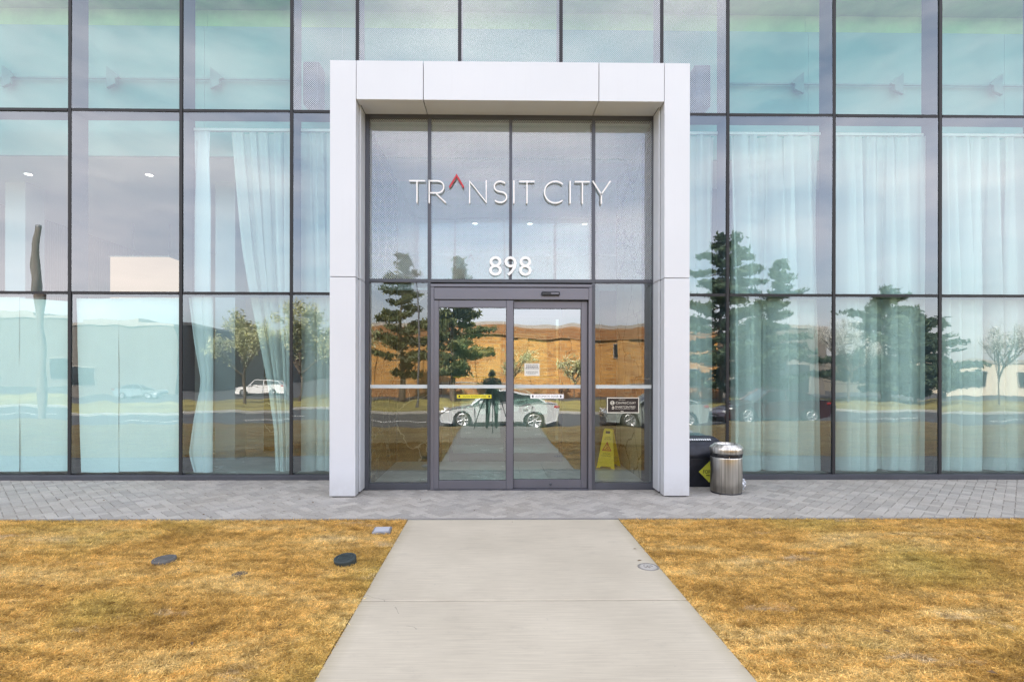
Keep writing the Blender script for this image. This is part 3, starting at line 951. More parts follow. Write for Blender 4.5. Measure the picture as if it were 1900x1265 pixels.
ip(bx('side_glass', M['rear'], 1.23, 1.82, 9.19, 9.20, .08, 2.9))
for x in (-.90, -.72, .215, 1.15): ip(bx('post', D, x - .03, x + .03, 9.16, 9.24, 0, 2.42))
ip(bx('header', D, -.93, 1.18, 9.16, 9.24, 2.421, 2.60))
for a, b in ((-.689, .184), (.246, 1.119)):
    ip(bx('bottom_rail', D, a, b, 9.17, 9.23, .005, .135))
    ip(spane(a, b, .136, 2.42, M['glass'], y=9.2, jit=.1))
    ip(bx('safety_film', simple('gold_film', (.55, .42, .10), .6), a, b, 9.192, 9.194, 1.42, 1.445))
ip(spane(-1.629, 2.099, 2.91, 4.76, M['glass'], y=9.2, jit=.1))
# ================================================================== LETTERING ON THE SCREEN
def lx(c): return (740 + c / 4.634 - 915) * .0069 + .003
ZB, ZTP = 3.673, 3.966
LH = ZTP - ZB
sgn = empty('entrance_sign', (.17, 6.9, ZB), label='thin white raised lettering TRANSIT CITY with one red chevron across the upper panes', cat='sign')
def letter(name, strokes, mat, w=.0175):
    m_ = MB()
    for s_ in strokes:
        stroke(m_, s_, w, 6.902, 6.912)
        for q in (s_[0], s_[-1]):
            m_.box(q[0] - .004, q[0] + .004, 6.9121, YD - .021, q[1] - .004, q[1] + .004)
    o = m_.build(name, mat)
    o.parent = sgn; o.matrix_parent_inverse = Matrix.Translation((-.17, -6.9, -ZB))
    return o
WM = M['white_paint']
h2 = .0113
def T_(a, b): letter('letter', [[(lx(a), ZTP - h2), (lx(b), ZTP - h2)], [((lx(a) + lx(b)) / 2, ZTP - 2 * h2), ((lx(a) + lx(b)) / 2, ZB)]], WM)
def I_(c): letter('letter', [[(lx(c), ZB), (lx(c), ZTP)]], WM)
T_(85, 220)
xr0, xr1 = lx(250) + h2, lx(390)
mid = ZB + LH * .44
rr = (ZTP - h2 - mid) / 2
letter('letter', [[(xr0, ZB), (xr0, ZTP)],
                  [(xr0, ZTP - h2)] + arc(xr1 - rr - h2, mid + rr, rr, rr, 90, -90, 14) + [(xr0, mid)],
                  [(xr1 - rr - .03, mid - h2), (xr1 + .012, ZB + .004)]], WM)
letter('chevron', [[(lx(432), 3.874), (lx(492), 4.026), (lx(552), 3.874)]], M['red_paint'], .023)
letter('letter', [[(lx(597) + h2, ZB), (lx(597) + h2, ZTP - .012), (lx(755) - h2, ZB + .012), (lx(755) - h2, ZTP)]], WM)
sx0, sx1 = lx(805), lx(930)
scx = (sx0 + sx1) / 2
r1x, r1z = (sx1 - sx0) / 2 - .018, LH * .25 - h2 * .6
r2x, r2z = (sx1 - sx0) / 2 - .010, LH * .25 - h2 * .4
zc1, zc2 = ZTP - h2 - r1z, ZB + h2 + r2z
letter('letter', [arc(scx, zc1, r1x, r1z, 38, 250, 20) + arc(scx, zc2, r2x, r2z, 68, -142, 20)], WM)
I_(985)
T_(1033, 1163)
ccx, ccz = lx(1343), (ZB + ZTP) / 2
letter('letter', [arc(ccx, ccz, LH / 2 - h2 + .004, LH / 2 - h2 + .003, 48, 312, 34)], WM)
I_(1470)
T_(1512, 1640)
ym = ZB + LH * .42
letter('letter', [[(lx(1665), ZTP), (lx(1740), ym), (lx(1818), ZTP)], [(lx(1740), ym + .01), (lx(1740), ZB)]], WM)

num = empty('house_number', (.23, 6.9, 2.745), label='white raised house number 898 above the sliding doors', cat='number')
for ch, a, b in (('8', 772, 882), ('9', 905, 1010), ('8', 1031, 1138)):
    text_obj('digit', ch, lx(b) - lx(a), .250, WM, num, (lx(a) - .23, .012, 0), depth=.012)

# ================================================================== NOTICES ON THE GLASS
yel = simple('yellow_vinyl', (.72, .62, .03), .5, 0, .04)
st1 = empty('strip_sticker', (-.464, 6.9185, 1.175), label='yellow strip sticker on the front sliding door leaf', cat='sticker', group='strip stickers on the sliding doors')
bx('strip', yel, 0, .443, -.0005, .0004, 0, .049, st1)
text_obj('lettering', 'CAUTION AUTOMATIC DOOR', .30, .021, M['black'], st1, (.075, -.0007, .014), 0)
for xx in (.022, .405): bx('mark', M['black'], xx, xx + .018, -.001, -.0006, .012, .038, st1)
st2 = empty('strip_sticker', (.482, 6.9745, 1.172), label='white strip sticker reading AUTOMATIC DOOR on the rear sliding leaf', cat='sticker', group='strip stickers on the sliding doors')
bx('strip', M['white_paint'], 0, .432, -.0005, .0004, 0, .055, st2)
text_obj('lettering', 'AUTOMATIC DOOR', .30, .026, M['alu_dark'], st2, (.066, -.0007, .015), 0)
for xx in (.022, .385): bx('mark', M['alu_dark'], xx, xx + .02, -.001, -.0006, .012, .043, st2)
nt = empty('paper_notice', (.405, 6.9745, 1.465), label='cream paper notice with lines of small dark print taped to the rear door leaf', cat='notice')
bx('sheet', simple('cream_paper', (.72, .70, .62), .7, 0, .02), 0, .196, -.0005, .0004, 0, .161, nt)
pr = MB()
for x0, x1, z, h in ((.022, .176, .112, .012), (.014, .184, .090, .011), (.024, .172, .052, .006), (.020, .178, .038, .006), (.040, .15, .024, .005), (.02, .176, .136, .006)):
    x = x0
    while x < x1:
        w = random.uniform(.008, .024); pr.box(x, min(x + w, x1), -.0009, -.0006, z, z + h); x += w + .004
pr.build('print', M['alu_dark'], nt)

plq = empty('plaque', (1.469, 6.936, .987), label='black plaque with cream border and two cream company names on the right side pane', cat='plaque')
bx('plate', simple('plaque_black', (.016, .012, .014), .35), 0, .416, 0, .008, 0, .201, plq)
bd = MB()
bd.box(0, .416, -.002, -.0002, 0, .011); bd.box(0, .416, -.002, -.0002, .190, .201)
bd.box(0, .011, -.002, -.0002, .0112, .1898); bd.box(.405, .416, -.002, -.0002, .0112, .1898)
bd.build('border', M['cream_ink'], plq)
ci = M['cream_ink']
text_obj('lettering', 'DEVELOPED BY', .088, .010, ci, plq, (.152, -.0008, .166), 0)
text_obj('lettering', 'C', .030, .030, ci, plq, (.113, -.0008, .117), 0)
text_obj('lettering', 'ENTRE', .098, .025, ci, plq, (.149, -.0008, .1175), 0)
text_obj('lettering', 'C', .030, .030, ci, plq, (.253, -.0008, .117), 0)
text_obj('lettering', 'OURT', .084, .025, ci, plq, (.288, -.0008, .1175), 0)
text_obj('lettering', 'SMARTCENTRES', .262, .025, ci, plq, (.106, -.0008, .066), 0)
text_obj('lettering', 'REAL ESTATE INVESTMENT TRUST', .252, .009, ci, plq, (.108, -.0008, .050), 0)
lg = MB()
lg.lathe([(.0, -.0012), (.027, -.0012), (.027, -.0004)], 28, (.070, .131), 0, False, axis='Y')
lg.build('emblem', ci, plq)
lg = MB()
stroke(lg, arc(.070, .131, .018, .018, 40, 330, 20), .005, -.0018, -.0014)
stroke(lg, arc(.070, .131, .009, .009, -120, 170, 14), .004, -.0018, -.0014)
stroke(lg, [(.070, .113), (.070, .149)], .003, -.0019, -.0015)
lg.build('emblem_line', M['black'], plq)
lg = MB()
stroke(lg, arc(.079, .068, .011, .015, -100, 170, 16), .008, -.0012, -.0006)
stroke(lg, [(.069, .048), (.069, .066)], .007, -.0012, -.0006)
lg.build('emblem', ci, plq)
bx('underline', ci, .178, .214, -.0012, -.0004, .020, .027, plq)

# bronze entry panel on the vestibule marble
brz = simple('bronze_metal', (.30, .25, .16), .3, .8, .15, 8)
ep = empty('entry_panel', (2.098, 7.75, 1.17), label='bronze entry panel on the marble wall behind the right side pane', cat='entry panel')
bx('housing', brz, -.075, -.001, -.17, .17, 0, .29, ep, bev=.006)
bx('screen', M['black_plastic'], -.079, -.0755, -.10, .10, .16, .25, ep)
bx('keypad', M['alu_dark'], -.079, -.0755, -.08, .08, .04, .13, ep)
rl = MB().tube([(-.05, -.62, .26), (-.05, -.19, .26)], .012, 10).tube([(-.001, -.60, .26), (-.05, -.60, .26)], .010, 8)
rl.build('grab_rail', brz, ep)

# ================================================================== WET FLOOR SIGN
yp = simple('yellow_plastic', (.86, .62, .015), .42, 0, .06, 5)
wf = empty('wet_floor_sign', (1.85, 8.60, .004), rz=R(-30), label='yellow folding wet floor sign standing on the vestibule floor behind the right side pane', cat='floor sign')
def af_panel(sgn_):
    """tapered panel leaning to the ridge; notch between two feet"""
    P = [(-.145, 0), (-.095, 0), (-.078, .028), (.078, .028), (.095, 0), (.145, 0), (.072, .585), (.058, .60), (-.058, .60), (-.072, .585)]
    def pt(x, z, off): return (x, sgn_ * (.155 - .135 * z / .60) + off, z)
    n = len(P)
    vs = [pt(x, z, -.006) for x, z in P] + [pt(x, z, .006) for x, z in P]
    fs = [tuple(range(n)), tuple(range(2 * n - 1, n - 1, -1))] + [(i, i + n, (i + 1) % n + n, (i + 1) % n) for i in range(n)]
    return MB().add(vs, fs)
fp = af_panel(-1)
fp.build('front_panel', yp, wf)
af_panel(1).build('rear_panel', yp, wf)
hg = MB().box(-.066, .066, -.027, .027, .588, .612, bev=.006)
for sx_ in (-1, 1):
    hg.add([(sx_ * .128, -.11, .10), (sx_ * .128, .11, .10), (sx_ * .120, .095, .17), (sx_ * .120, -.095, .17), (sx_ * .122, -.11, .10), (sx_ * .122, .11, .10), (sx_ * .114, .095, .17), (sx_ * .114, -.095, .17)],
           [(0, 1, 2, 3), (7, 6, 5, 4), (0, 4, 5, 1), (2, 6, 7, 3)])
hg.build('hinge', yp, wf)
lean = math.atan2(.135, .60)
face = empty('print_face', (0, -.155 - .0075, 0)); face.parent = wf; face.rotation_euler = (-lean, 0, 0)
kk = 1 / math.cos(lean)
redm = simple('red_print', (.60, .06, .02), .5)
def ft(s_, w, h, z): text_obj('lettering', s_, w, h, M['black'], wf, (-w / 2, -.155 + .135 * z / .60 - .0075, z), 0, rot=(R(90) - lean, 0, 0))
def fbox(nm, x0, x1, z0, z1, m, off):
    def pt(x, z, o_): return (x, -.155 + .135 * z / .60 - o_, z)
    vs = [pt(x0, z0, off), pt(x1, z0, off), pt(x1, z1, off), pt(x0, z1, off), pt(x0, z0, off - .001), pt(x1, z0, off - .001), pt(x1, z1, off - .001), pt(x0, z1, off - .001)]
    return MB().add(vs, [(0, 1, 2, 3), (0, 4, 5, 1), (1, 5, 6, 2), (2, 6, 7, 3), (3, 7, 4, 0)]).build(nm, m, wf)
bpy.data.objects.remove(face)
fbox('grip_opening', -.036, .036, .535, .575, M['seal'], .0074)
ft('CAUTION', .088, .020, .468); ft('WET FLOOR', .116, .022, .438)
ft('ATTENTION', .112, .019, .215); ft('PLANCHER MOUILLÉ', .152, .019, .185)
tri = MB()
def tilt_mesh(m_):
    m_.v = [(x, -.155 + .135 * z / .60 + y, z) for x, y, z in m_.v]
    return m_
TA, TB, TC = (-.066, .275), (.066, .275), (0, .400)
stroke(tri, [TA, TB, TC], .014, -.0082, -.0072, closed=True)
stroke(tri, [(-.006, .352), (.006, .325), (-.012, .305), (-.035, .292)], .012, -.0084, -.0074)
stroke(tri, [(.006, .330), (.030, .318)], .009, -.0084, -.0074)
stroke(tri, [(-.006, .305), (.020, .300), (.034, .287)], .011, -.0084, -.0074)
tri.lathe([(0, -.0084), (.010, -.0084), (.010, -.0074)], 12, (.006, .364), 0, False, axis='Y')
tilt_mesh(tri).build('warning_symbol', redm, wf)

# ================================================================== BINS BY THE FRAME
steel = NT('brushed_steel')
v = steel.world(scale=(14, 14, .25))
f = steel.noise(v, 2.2, 5)
stl = steel.done(steel.bsdf(steel.ramp(f, [(.35, (.40, .375, .33)), (.5, (.66, .63, .57)), (.65, (.85, .82, .76))]), steel.math('MULTIPLY_ADD', f, .12, .24), 1.0, bump=f, bstr=.04))  # brushed grain, with vertical streak reflections put into the colour too
tb = empty('litter_bin', (2.952, 6.785, 0), label='round stainless steel litter bin standing in front of the dark salt bin', cat='bin')
bo = MB()
bo.lathe([(.0, .014), (.180, .014), (.186, .018), (.187, .030), (.188, .030), (.190, .44), (.190, .448), (.184, .452), (.170, .452)], 48)
bo.build('body', stl, tb)
MB().lathe([(0, 0), (.182, 0), (.186, .004), (.184, .0139), (.0, .0139)], 48).build('base_ring', M['black_plastic'], tb)
lin = MB()
vs = []
seg = 60
for r_, z_, am in ((.178, .430, 0), (.186, .462, .004), (.190, .484, .005), (.183, .512, .003), (.160, .53, 0)):
    for k in range(seg):
        a = 2 * math.pi * k / seg
        rr_ = r_ + am * math.sin(a * 13 + z_ * 60) + am * .6 * math.sin(a * 29)
        vs.append((rr_ * math.cos(a), rr_ * math.sin(a), z_ + am * 1.5 * math.sin(a * 7)))
fs = [(i * seg + k, i * seg + (k + 1) % seg, (i + 1) * seg + (k + 1) % seg, (i + 1) * seg + k) for i in range(4) for k in range(seg)]
lin.add(vs, fs, 0, True)
lin.build('bin_liner', simple('liner_plastic', (.015, .015, .017), .25), tb)
cp = MB()
cp.lathe([(.196, .502), (.200, .505), (.200, .566), (.196, .574), (.150, .612), (.144, .616), (.138, .612), (.130, .585)], 48)
cp.lathe([(.196, .502), (.186, .502), (.186, .52)], 48)
cp.build('lid', stl, tb)
MB().lathe([(.0, .56), (.134, .56), (.134, .586)], 32).build('lid_opening', M['black'], tb)
for k in range(3):
    a = R(20 + 120 * k)
    MB().box(-.012 + .176 * math.cos(a), .012 + .176 * math.cos(a), .176 * math.sin(a) - .004, .176 * math.sin(a) + .004, .452, .503).build('lid_post', stl, tb)

bpm = NT('navy_black_plastic')
v = bpm.world()
n1 = bpm.noise(v, 7, 5, .6); n2 = bpm.noise(v, 90, 3, .6)
c = bpm.ramp(n1, [(.35, (.008, .010, .017)), (.62, (.018, .022, .034)), (.78, (.05, .055, .065))])
M['bin_plastic'] = bpm.done(bpm.bsdf(c, .42, bump=n2, bstr=.3, bdist=.003))
sb = empty('salt_bin', (2.78, 7.28, 0), label='low dark plastic salt bin with a yellow diamond sticker behind the steel bin', cat='bin')
def rrect(w, d, r, n=6):
    out = []
    for cx_, cy2, a0 in ((w - r, d - r, 0), (-w + r, d - r, 90), (-w + r, -d + r, 180), (w - r, -d + r, 270)):
        out += [(cx_ + r * math.cos(R(a0 + 90 * i / n)), cy2 + r * math.sin(R(a0 + 90 * i / n))) for i in range(n + 1)]
    return out
def loft(mb, rings, smooth=True, cap=True, mi=0):
    n = len(rings[0])
    vs = [p for r_ in rings for p in r_]
    fs = [(i * n + k, i * n + (k + 1) % n, (i + 1) * n + (k + 1) % n, (i + 1) * n + k) for i in range(len(rings) - 1) for k in range(n)]
    mb.add(vs, fs, mi, smooth)
    if cap:
        mb.add(rings[0], [tuple(range(n - 1, -1, -1))], mi); mb.add(rings[-1], [tuple(range(n))], mi)
    return mb
mb = MB()
loft(mb, [[(x, y, z) for x, y in rrect(w, d, .06)] for w, d, z in ((.325, .185, .004), (.335, .195, .02), (.350, .215, .36), (.352, .217, .400), (.340, .205, .402))])
mb.build('body', M['bin_plastic'], sb)
mb = MB()
rings = []
for w, d, z, tip in ((.362, .232, .385, 0), (.370, .240, .390, 0), (.370, .240, .440, 0), (.360, .230, .455, 0), (.345, .215, .52, .02), (.300, .180, .585, .05), (.255, .140, .615, .05)):
    rings.append([(x, y, z + (tip * (y / .24) if tip else 0)) for x, y in rrect(w, d, .07)])
loft(mb, rings)
mb.build('lid', M['bin_plastic'], sb)
lab = MB()
x = -.16
while x < .12:
    w = random.uniform(.018, .034)
    lab.add([(x, -.105, .6075), (x + w, -.105, .6075), (x + w + .012, -.045, .6215), (x + .012, -.045, .6215), (x, -.105, .6045), (x + w, -.105, .6045), (x + w + .012, -.045, .6185), (x + .012, -.045, .6185)],
            [(0, 1, 2, 3), (0, 4, 5, 1), (1, 5, 6, 2), (2, 6, 7, 3), (3, 7, 4, 0)])
    x += w + .008
lab.build('lid_marking', M['white_paint'], sb)
dia = MB()
dcx, dcz, dr_ = .075, .205, .142
yl = -.2095
def dz_y(z): return -.1945 - .0335 * ((z - .02) / .34) * .6 - .0075
vs = [(dcx - dr_, dz_y(dcz), dcz), (dcx, dz_y(dcz - dr_), dcz - dr_), (dcx + dr_, dz_y(dcz), dcz), (dcx, dz_y(dcz + dr_), dcz + dr_)]
dia.add(vs + [(a, b + .012, c_) for a, b, c_ in vs], [(0, 1, 2, 3), (0, 4, 5, 1), (1, 5, 6, 2), (2, 6, 7, 3), (3, 7, 4, 0)])
dia.build('diamond_sticker', simple('lime_vinyl', (.66, .66, .07), .5, 0, .04), sb)
text_obj('lettering', 'FOR', .098, .048, M['black'], sb, (dcx - .086, dz_y(dcz) - .0035, dcz - .022), 0, rot=(R(90), 0, 0))
bx('small_print', M['black'], dcx - .045, dcx + .03, dz_y(dcz) - .002, dz_y(dcz) - .0008, dcz - .052, dcz - .042, sb)

# clear crumpled plastic bag tucked behind the steel bin
t = NT('clear_plastic')
clr = (t.n('ShaderNodeMixShader', {0: .45, 1: t.n('ShaderNodeBsdfTransparent', {'Color': (.9, .93, .95, 1)}).outputs[0], 2: t.n('ShaderNodeBsdfGlossy', {'Color': (.95, .97, 1, 1), 'Roughness': .12}).outputs[0]}))
M['clear'] = t.done(t.n('ShaderNodeMixShader', {0: .35, 1: clr.outputs[0], 2: t.n('ShaderNodeBsdfDiffuse', {'Color': (.8, .83, .86, 1)}).outputs[0]}))
bm = bmesh.new()
bmesh.ops.create_icosphere(bm, subdivisions=3, radius=.06)
for v_ in bm.verts:
    k = 1 + .35 * mnoise.noise(v_.co * 34) + .15 * mnoise.noise(v_.co * 80)
    v_.co = Vector((v_.co.x * .75 * k, v_.co.y * .8 * k, max(-.068, v_.co.z * 1.15 * k)))
me = bpy.data.meshes.new('plastic_bag'); bm.to_mesh(me); bm.free(); me.materials.append(M['clear'])
o = tag(link(bpy.data.objects.new('plastic_bag', me)), 'crumpled clear plastic bag on the paving right behind the steel bin', 'plastic bag')
o.location = (3.235, 6.95, .07)

# ================================================================== COVERS IN THE GROUND
cast = simple('cast_iron', (.045, .06, .06), .6, .3, .3, 18, .4)
galv = simple('grey_plastic_lid', (.24, .25, .27), .6, 0, .2, 14, .3)
sq = empty('valve_cover', (-1.055, 5.15, 0), rz=R(4), label='small square grey valve cover in the dry grass beside the path', cat='ground cover')
MB().box(-.085, .085, -.09, .09, -.04, .012, bev=.006).build('rim', galv, sq)
MB().box(-.068, .068, -.072, .072, .0121, .016, bev=.002).build('lid', simple('pale_lid', (.50, .51, .54), .5, 0, .06), sq)
def round_cover(x, y, r, h, mat, lab, tilt=(0, 0)):
    o = empty('round_cover', (x, y, 0), label=lab, cat='ground cover')
    o.rotation_euler = (R(tilt[0]), R(tilt[1]), 0)
    MB().lathe([(r * .93, -.05), (r, h - .012), (r * .98, h), (r * .80, h + .002), (r * .79, h - .004)], 28).build('rim', mat, o)
    MB().lathe([(0, h + .003), (r * .50, h + .004), (r * .72, h), (r * .78, h - .003)], 28).build('lid', mat, o)
    rb = MB()
    for k in range(4): rb.box(-r * .5, r * .5, -r * .42 + k * r * .28 - .003, -r * .42 + k * r * .28 + .003, h + .003, h + .007)
    rb.build('grip_ribs', mat, o)
    return o
round_cover(-2.625, 4.34, .088, .018, simple('weathered_grey_plastic', (.125, .12, .11), .7, 0, .3, 16, .4), 'round weathered grey cover in the dry grass left of the darker one', (2, -3))
round_cover(-1.172, 4.30, .088, .036, cast, 'round dark cover standing proud of the grass beside the path', (7, -4))
round_cover(-1.895, 4.06, .055, -.002, simple('rusty_ring', (.13, .11, .10), .8, .2, .3, 20, .4), 'small half buried sprinkler cover in the grass between the round covers')
mh = empty('cleanout_cover', (1.206, 4.165, 0), label='small round marked cleanout cover set in the concrete path by its right edge', cat='ground cover')
MB().lathe([(.066, -.02), (.066, .0015), (.070, .0035), (.079, .0035), (.082, .0005), (.082, -.02)], 40).build('rim', simple('dull_iron', (.27, .255, .23), .6, .2, .2, 25), mh)
MB().lathe([(0, .0012), (.064, .0012)], 40).build('lid', simple('worn_cover', (.50, .47, .42), .65, .1, .12, 30, .3), mh)
q = MB()
def flat_stroke(mb, pts, w, z0, z1):
    t_ = MB(); stroke(t_, pts, w, z0, z1)
    mb.add([(x, z, y) for x, y, z in t_.v], [f_[::-1] for f_ in t_.f])
flat_stroke(q, [(-.034, .002), (-.020, -.014), (-.008, .004), (.004, -.022), (.012, -.008)], .007, .0013, .0035)
flat_stroke(q, [(-.004, .026), (.012, .014), (.022, .024), (.036, .008)], .007, .0013, .0035)
flat_stroke(q, [(-.030, .030), (-.020, .036)], .006, .0013, .0035)
q.build('raised_mark', simple('dark_mark', (.20, .185, .165), .7), mh)

# ================================================================== CURTAINS AND PAPER BEHIND THE GLASS
def curtain(name, label, xl, xr, y, z0, z1, folds, amp, mat, cat='curtain', group=None, seed=0, nz=26, pleat=True, ov=.36):
    r_ = random.Random(seed)
    nu = int(folds * 20) + 1
    ph = [r_.uniform(0, 6.28) for _ in range(6)]
    vs = []
    for i in range(nz + 1):
        tz = i / nz
        z = z0 + (z1 - z0) * tz
        a, b = xl(z), xr(z)
        for k in range(nu):
            u = k / (nu - 1)
            uu = u + .055 * math.sin(2 * math.pi * u * 2.3 + ph[0]) * (1 - .5 * tz) + .028 * math.sin(2 * math.pi * u * 5.1 + ph[1])
            w = 2 * math.pi * folds * uu
            s_ = math.sin(w + .35 * math.sin(tz * 3 + ph[2]))
            s_ = math.copysign(abs(s_) ** .7, s_)
            s2_ = math.sin(w * 2.0 + ph[3])
            top = max(0.0, (tz - .55) / .45) if pleat else 0
            dy = amp * ((1 - .55 * top) * s_ + .45 * top * s2_ + .18 * (1 - top) * math.sin(w * 1.7 + ph[4]))
            x = a + (b - a) * u + ov * (b - a) / folds * math.cos(w + .6 * math.sin(5 * u + ph[0])) * (1 - .55 * top)
            vs.append((min(max(x, min(a, b) - .01), max(a, b) + .01), y + dy, z + .006 * math.sin(9 * u + ph[5]) * (1 - tz)))
    fs = [(i * nu + k, i * nu + k + 1, (i + 1) * nu + k + 1, (i + 1) * nu + k) for i in range(nz) for k in range(nu - 1)]
    m_ = MB().add(vs, fs, 0, True)
    o = m_.build(name, mat)
    return tag(o, label, cat, group)
def const(v_): return lambda z: v_
gr = 'white sheer curtains right of the entrance'
for i, (a, b, f_, lb) in enumerate((
        (2.46, 3.285, 3.6, 'narrow white sheer curtain just right of the white entrance frame'),
        (3.44, 4.80, 5.6, 'white sheer curtain behind the pane to the right of the steel bin'),
        (4.96, 6.325, 6.2, 'white sheer curtain in the second wide bay from the frame on the right'),
        (6.47, 7.85, 5.8, 'white sheer curtain in the last bay on the right'),
        (8.02, 9.37, 6.0, 'white sheer curtain beyond the last bay in view'),
        (9.55, 10.88, 6.0, 'white sheer curtain two bays past the last one in view'))):
    curtain('curtain', lb, const(a), const(b), 7.865, .085, 4.98, f_, .085, M['sheer'], group=gr, seed=11 + i)
for a, b in [(-2.79, -1.99), (2.42, 3.28)] + [(a + .04, b - .04) for a, b in zip(RIGHTM[:-1], RIGHTM[1:])]:
    part(MB().box(a, b, 7.84, 7.89, 4.995, 5.03).build('curtain_track', M['white_paint']))
part(MB().box(-4.33, -2.87, 7.84, 7.89, 4.995, 5.03).build('curtain_track', M['white_paint']))
def interp(tab):
    def f_(z):
        for (z0, x0), (z1, x1) in zip(tab[:-1], tab[1:]):
            if z <= z1: return x0 + (x1 - x0) * (z - z0) / (z1 - z0) if z >= z0 else x0
        return tab[-1][1]
    return f_
curtain('curtain', 'white sheer curtain pulled aside with a slanting left edge left of the frame', interp([(0, -3.14), (.67, -3.17), (1.35, -3.27), (1.8, -3.36), (2.6, -3.53), (3.3, -3.65), (5, -3.82)]), const(-2.93), 7.87, .08, 4.98, 5.0, .05, M['sheer'], group='white sheer curtains left of the entrance', seed=31)
curtain('curtain', 'narrow white sheer curtain just left of the white entrance frame', interp([(0, -2.78), (2.6, -2.79), (5, -2.84)]), const(-2.0), 7.87, .08, 4.98, 4.5, .05, M['sheer'], group='white sheer curtains left of the entrance', seed=32)
curtain('drape', 'white cloth drape hanging high behind the third bay from the left', const(-4.34), const(-4.07), 7.84, 2.55, 4.98, 1.5, .018, M['cloth'], cat='drape', seed=41)
curtain('drape', 'crumpled white cloth pinched at the middle in the third lower pane', interp([(.085, -4.24), (.35, -4.31), (.8, -4.25), (1.28, -4.16), (1.4, -4.15), (1.9, -4.24), (2.57, -4.325)]), interp([(.085, -4.0), (2.57, -3.99)]), 7.70, .085, 2.57, 2.2, .022, M['cloth'], cat='drape', seed=43, pleat=False)
def sheet(poly, y, seed, parent):
    """paper quad (bottom left, bottom right, top right, top left), gently buckled, 1.5 mm thick"""
    bl, br, tr_, tl_ = poly
    n, m2 = 14, 22
    vs = []
    for off in (0, .0015):
        for j in range(m2 + 1):
            v_ = j / m2
            for i in range(n + 1):
                u = i / n
                x = (bl[0] * (1 - u) + br[0] * u) * (1 - v_) + (tl_[0] * (1 - u) + tr_[0] * u) * v_
                z = (bl[1] * (1 - u) + br[1] * u) * (1 - v_) + (tl_[1] * (1 - u) + tr_[1] * u) * v_
                d = .011 * mnoise.noise((x * 2.2, z * 1.0, seed)) + .005 * mnoise.noise((x * 7, z * 3, seed + 5))
                z += (.010 * mnoise.noise((x * 3, 0, seed)) if j in (0, m2) else 0)
                vs.append((x, y + d + off, z))
    N = (n + 1) * (m2 + 1)
    fs = []
    for j in range(m2):
        for i in range(n):
            a = j * (n + 1) + i
            fs.append((a, a + 1, a + n + 2, a + n + 1)); fs.append((N + a + n + 1, N + a + n + 2, N + a + 1, N + a))
    o = MB().add(vs, fs, 0, True).build('sheet', M['paper'])
    o.parent = parent; o.matrix_parent_inverse = parent.matrix_basis.inverted()
    return o
wp1 = empty('window_paper', (-6.65, 7.65, 0), label='white paper covering the lower pane at the far left with a seam', cat='window paper', group='white paper sheets taped inside the lower panes')
sheet(((-7.40, .10), (-6.652, .11), (-6.66, 2.56), (-7.40, 2.55)), 7.658, 1, wp1)
sheet(((-6.650, .105), (-5.95, .115), (-5.955, 2.50), (-6.655, 2.545)), 7.664, 2, wp1)
wp2 = empty('window_paper', (-5.27, 7.65, 0), label='white paper over the second lower pane, its left edge slanting away from the mullion', cat='window paper', group='white paper sheets taped inside the lower panes')
sheet(((-5.80, .092), (-5.268, .098), (-5.275, 2.545), (-5.865, 2.535)), 7.658, 3, wp2)
sheet(((-5.266, .105), (-4.425, .108), (-4.42, 2.56), (-5.273, 2.55)), 7.664, 4, wp2)
wp3 = empty('window_paper', (-8.2, 7.65, 0), label='white paper covering the lower pane beyond the left edge', cat='window paper', group='white paper sheets taped inside the lower panes')
sheet(((-8.94, .10), (-7.50, .10), (-7.50, 2.56), (-8.94, 2.56)), 7.66, 6, wp3)
# ================================================================== ACROSS THE ROAD (seen in the glass)
def brick_mat(name, c1, c2, mortar, sc=1.0):
    t = NT(name)
    p = t.n('ShaderNodeNewGeometry').outputs['Position']
    n = t.n('ShaderNodeNewGeometry').outputs['Normal']
    sx = t.n('ShaderNodeSeparateXYZ', {'Vector': p})
    u = t.math('ADD', sx.outputs['X'], sx.outputs['Y'])
    cv = t.n('ShaderNodeCombineXYZ', {'X': u, 'Y': sx.outputs['Z']}).outputs[0]
    b = t.n('ShaderNodeTexBrick', {'Vector': cv, 'Color1': tuple(c1) + (1,), 'Color2': tuple(c2) + (1,), 'Mortar': tuple(mortar) + (1,), 'Scale': sc, 'Mortar Size': .012, 'Brick Width': .44, 'Row Height': .16, 'Bias': -.2})
    c = t.mix(t.math('MULTIPLY', t.noise(p, .5, 5, .7), .5), b.outputs['Color'], tuple(x * .55 for x in c1))
    return t.done(t.bsdf(c, .85, bump=b.outputs['Fac'], bstr=.4, bdist=.02))
M['brick'] = brick_mat('orange_brick', (.50, .25, .06), (.26, .105, .025), (.42, .30, .16), .5)
M['brick_dark'] = brick_mat('brown_block', (.16, .14, .12), (.13, .115, .10), (.18, .17, .16))
M['stucco'] = simple('beige_stucco', (.52, .46, .36), .9, 0, .08, .6, .3)
M['dark_glass'] = simple('dark_window_glass', (.02, .025, .03), .06, 0, .1)
M['coping'] = simple('metal_coping', (.33, .30, .27), .5, .2, .08)

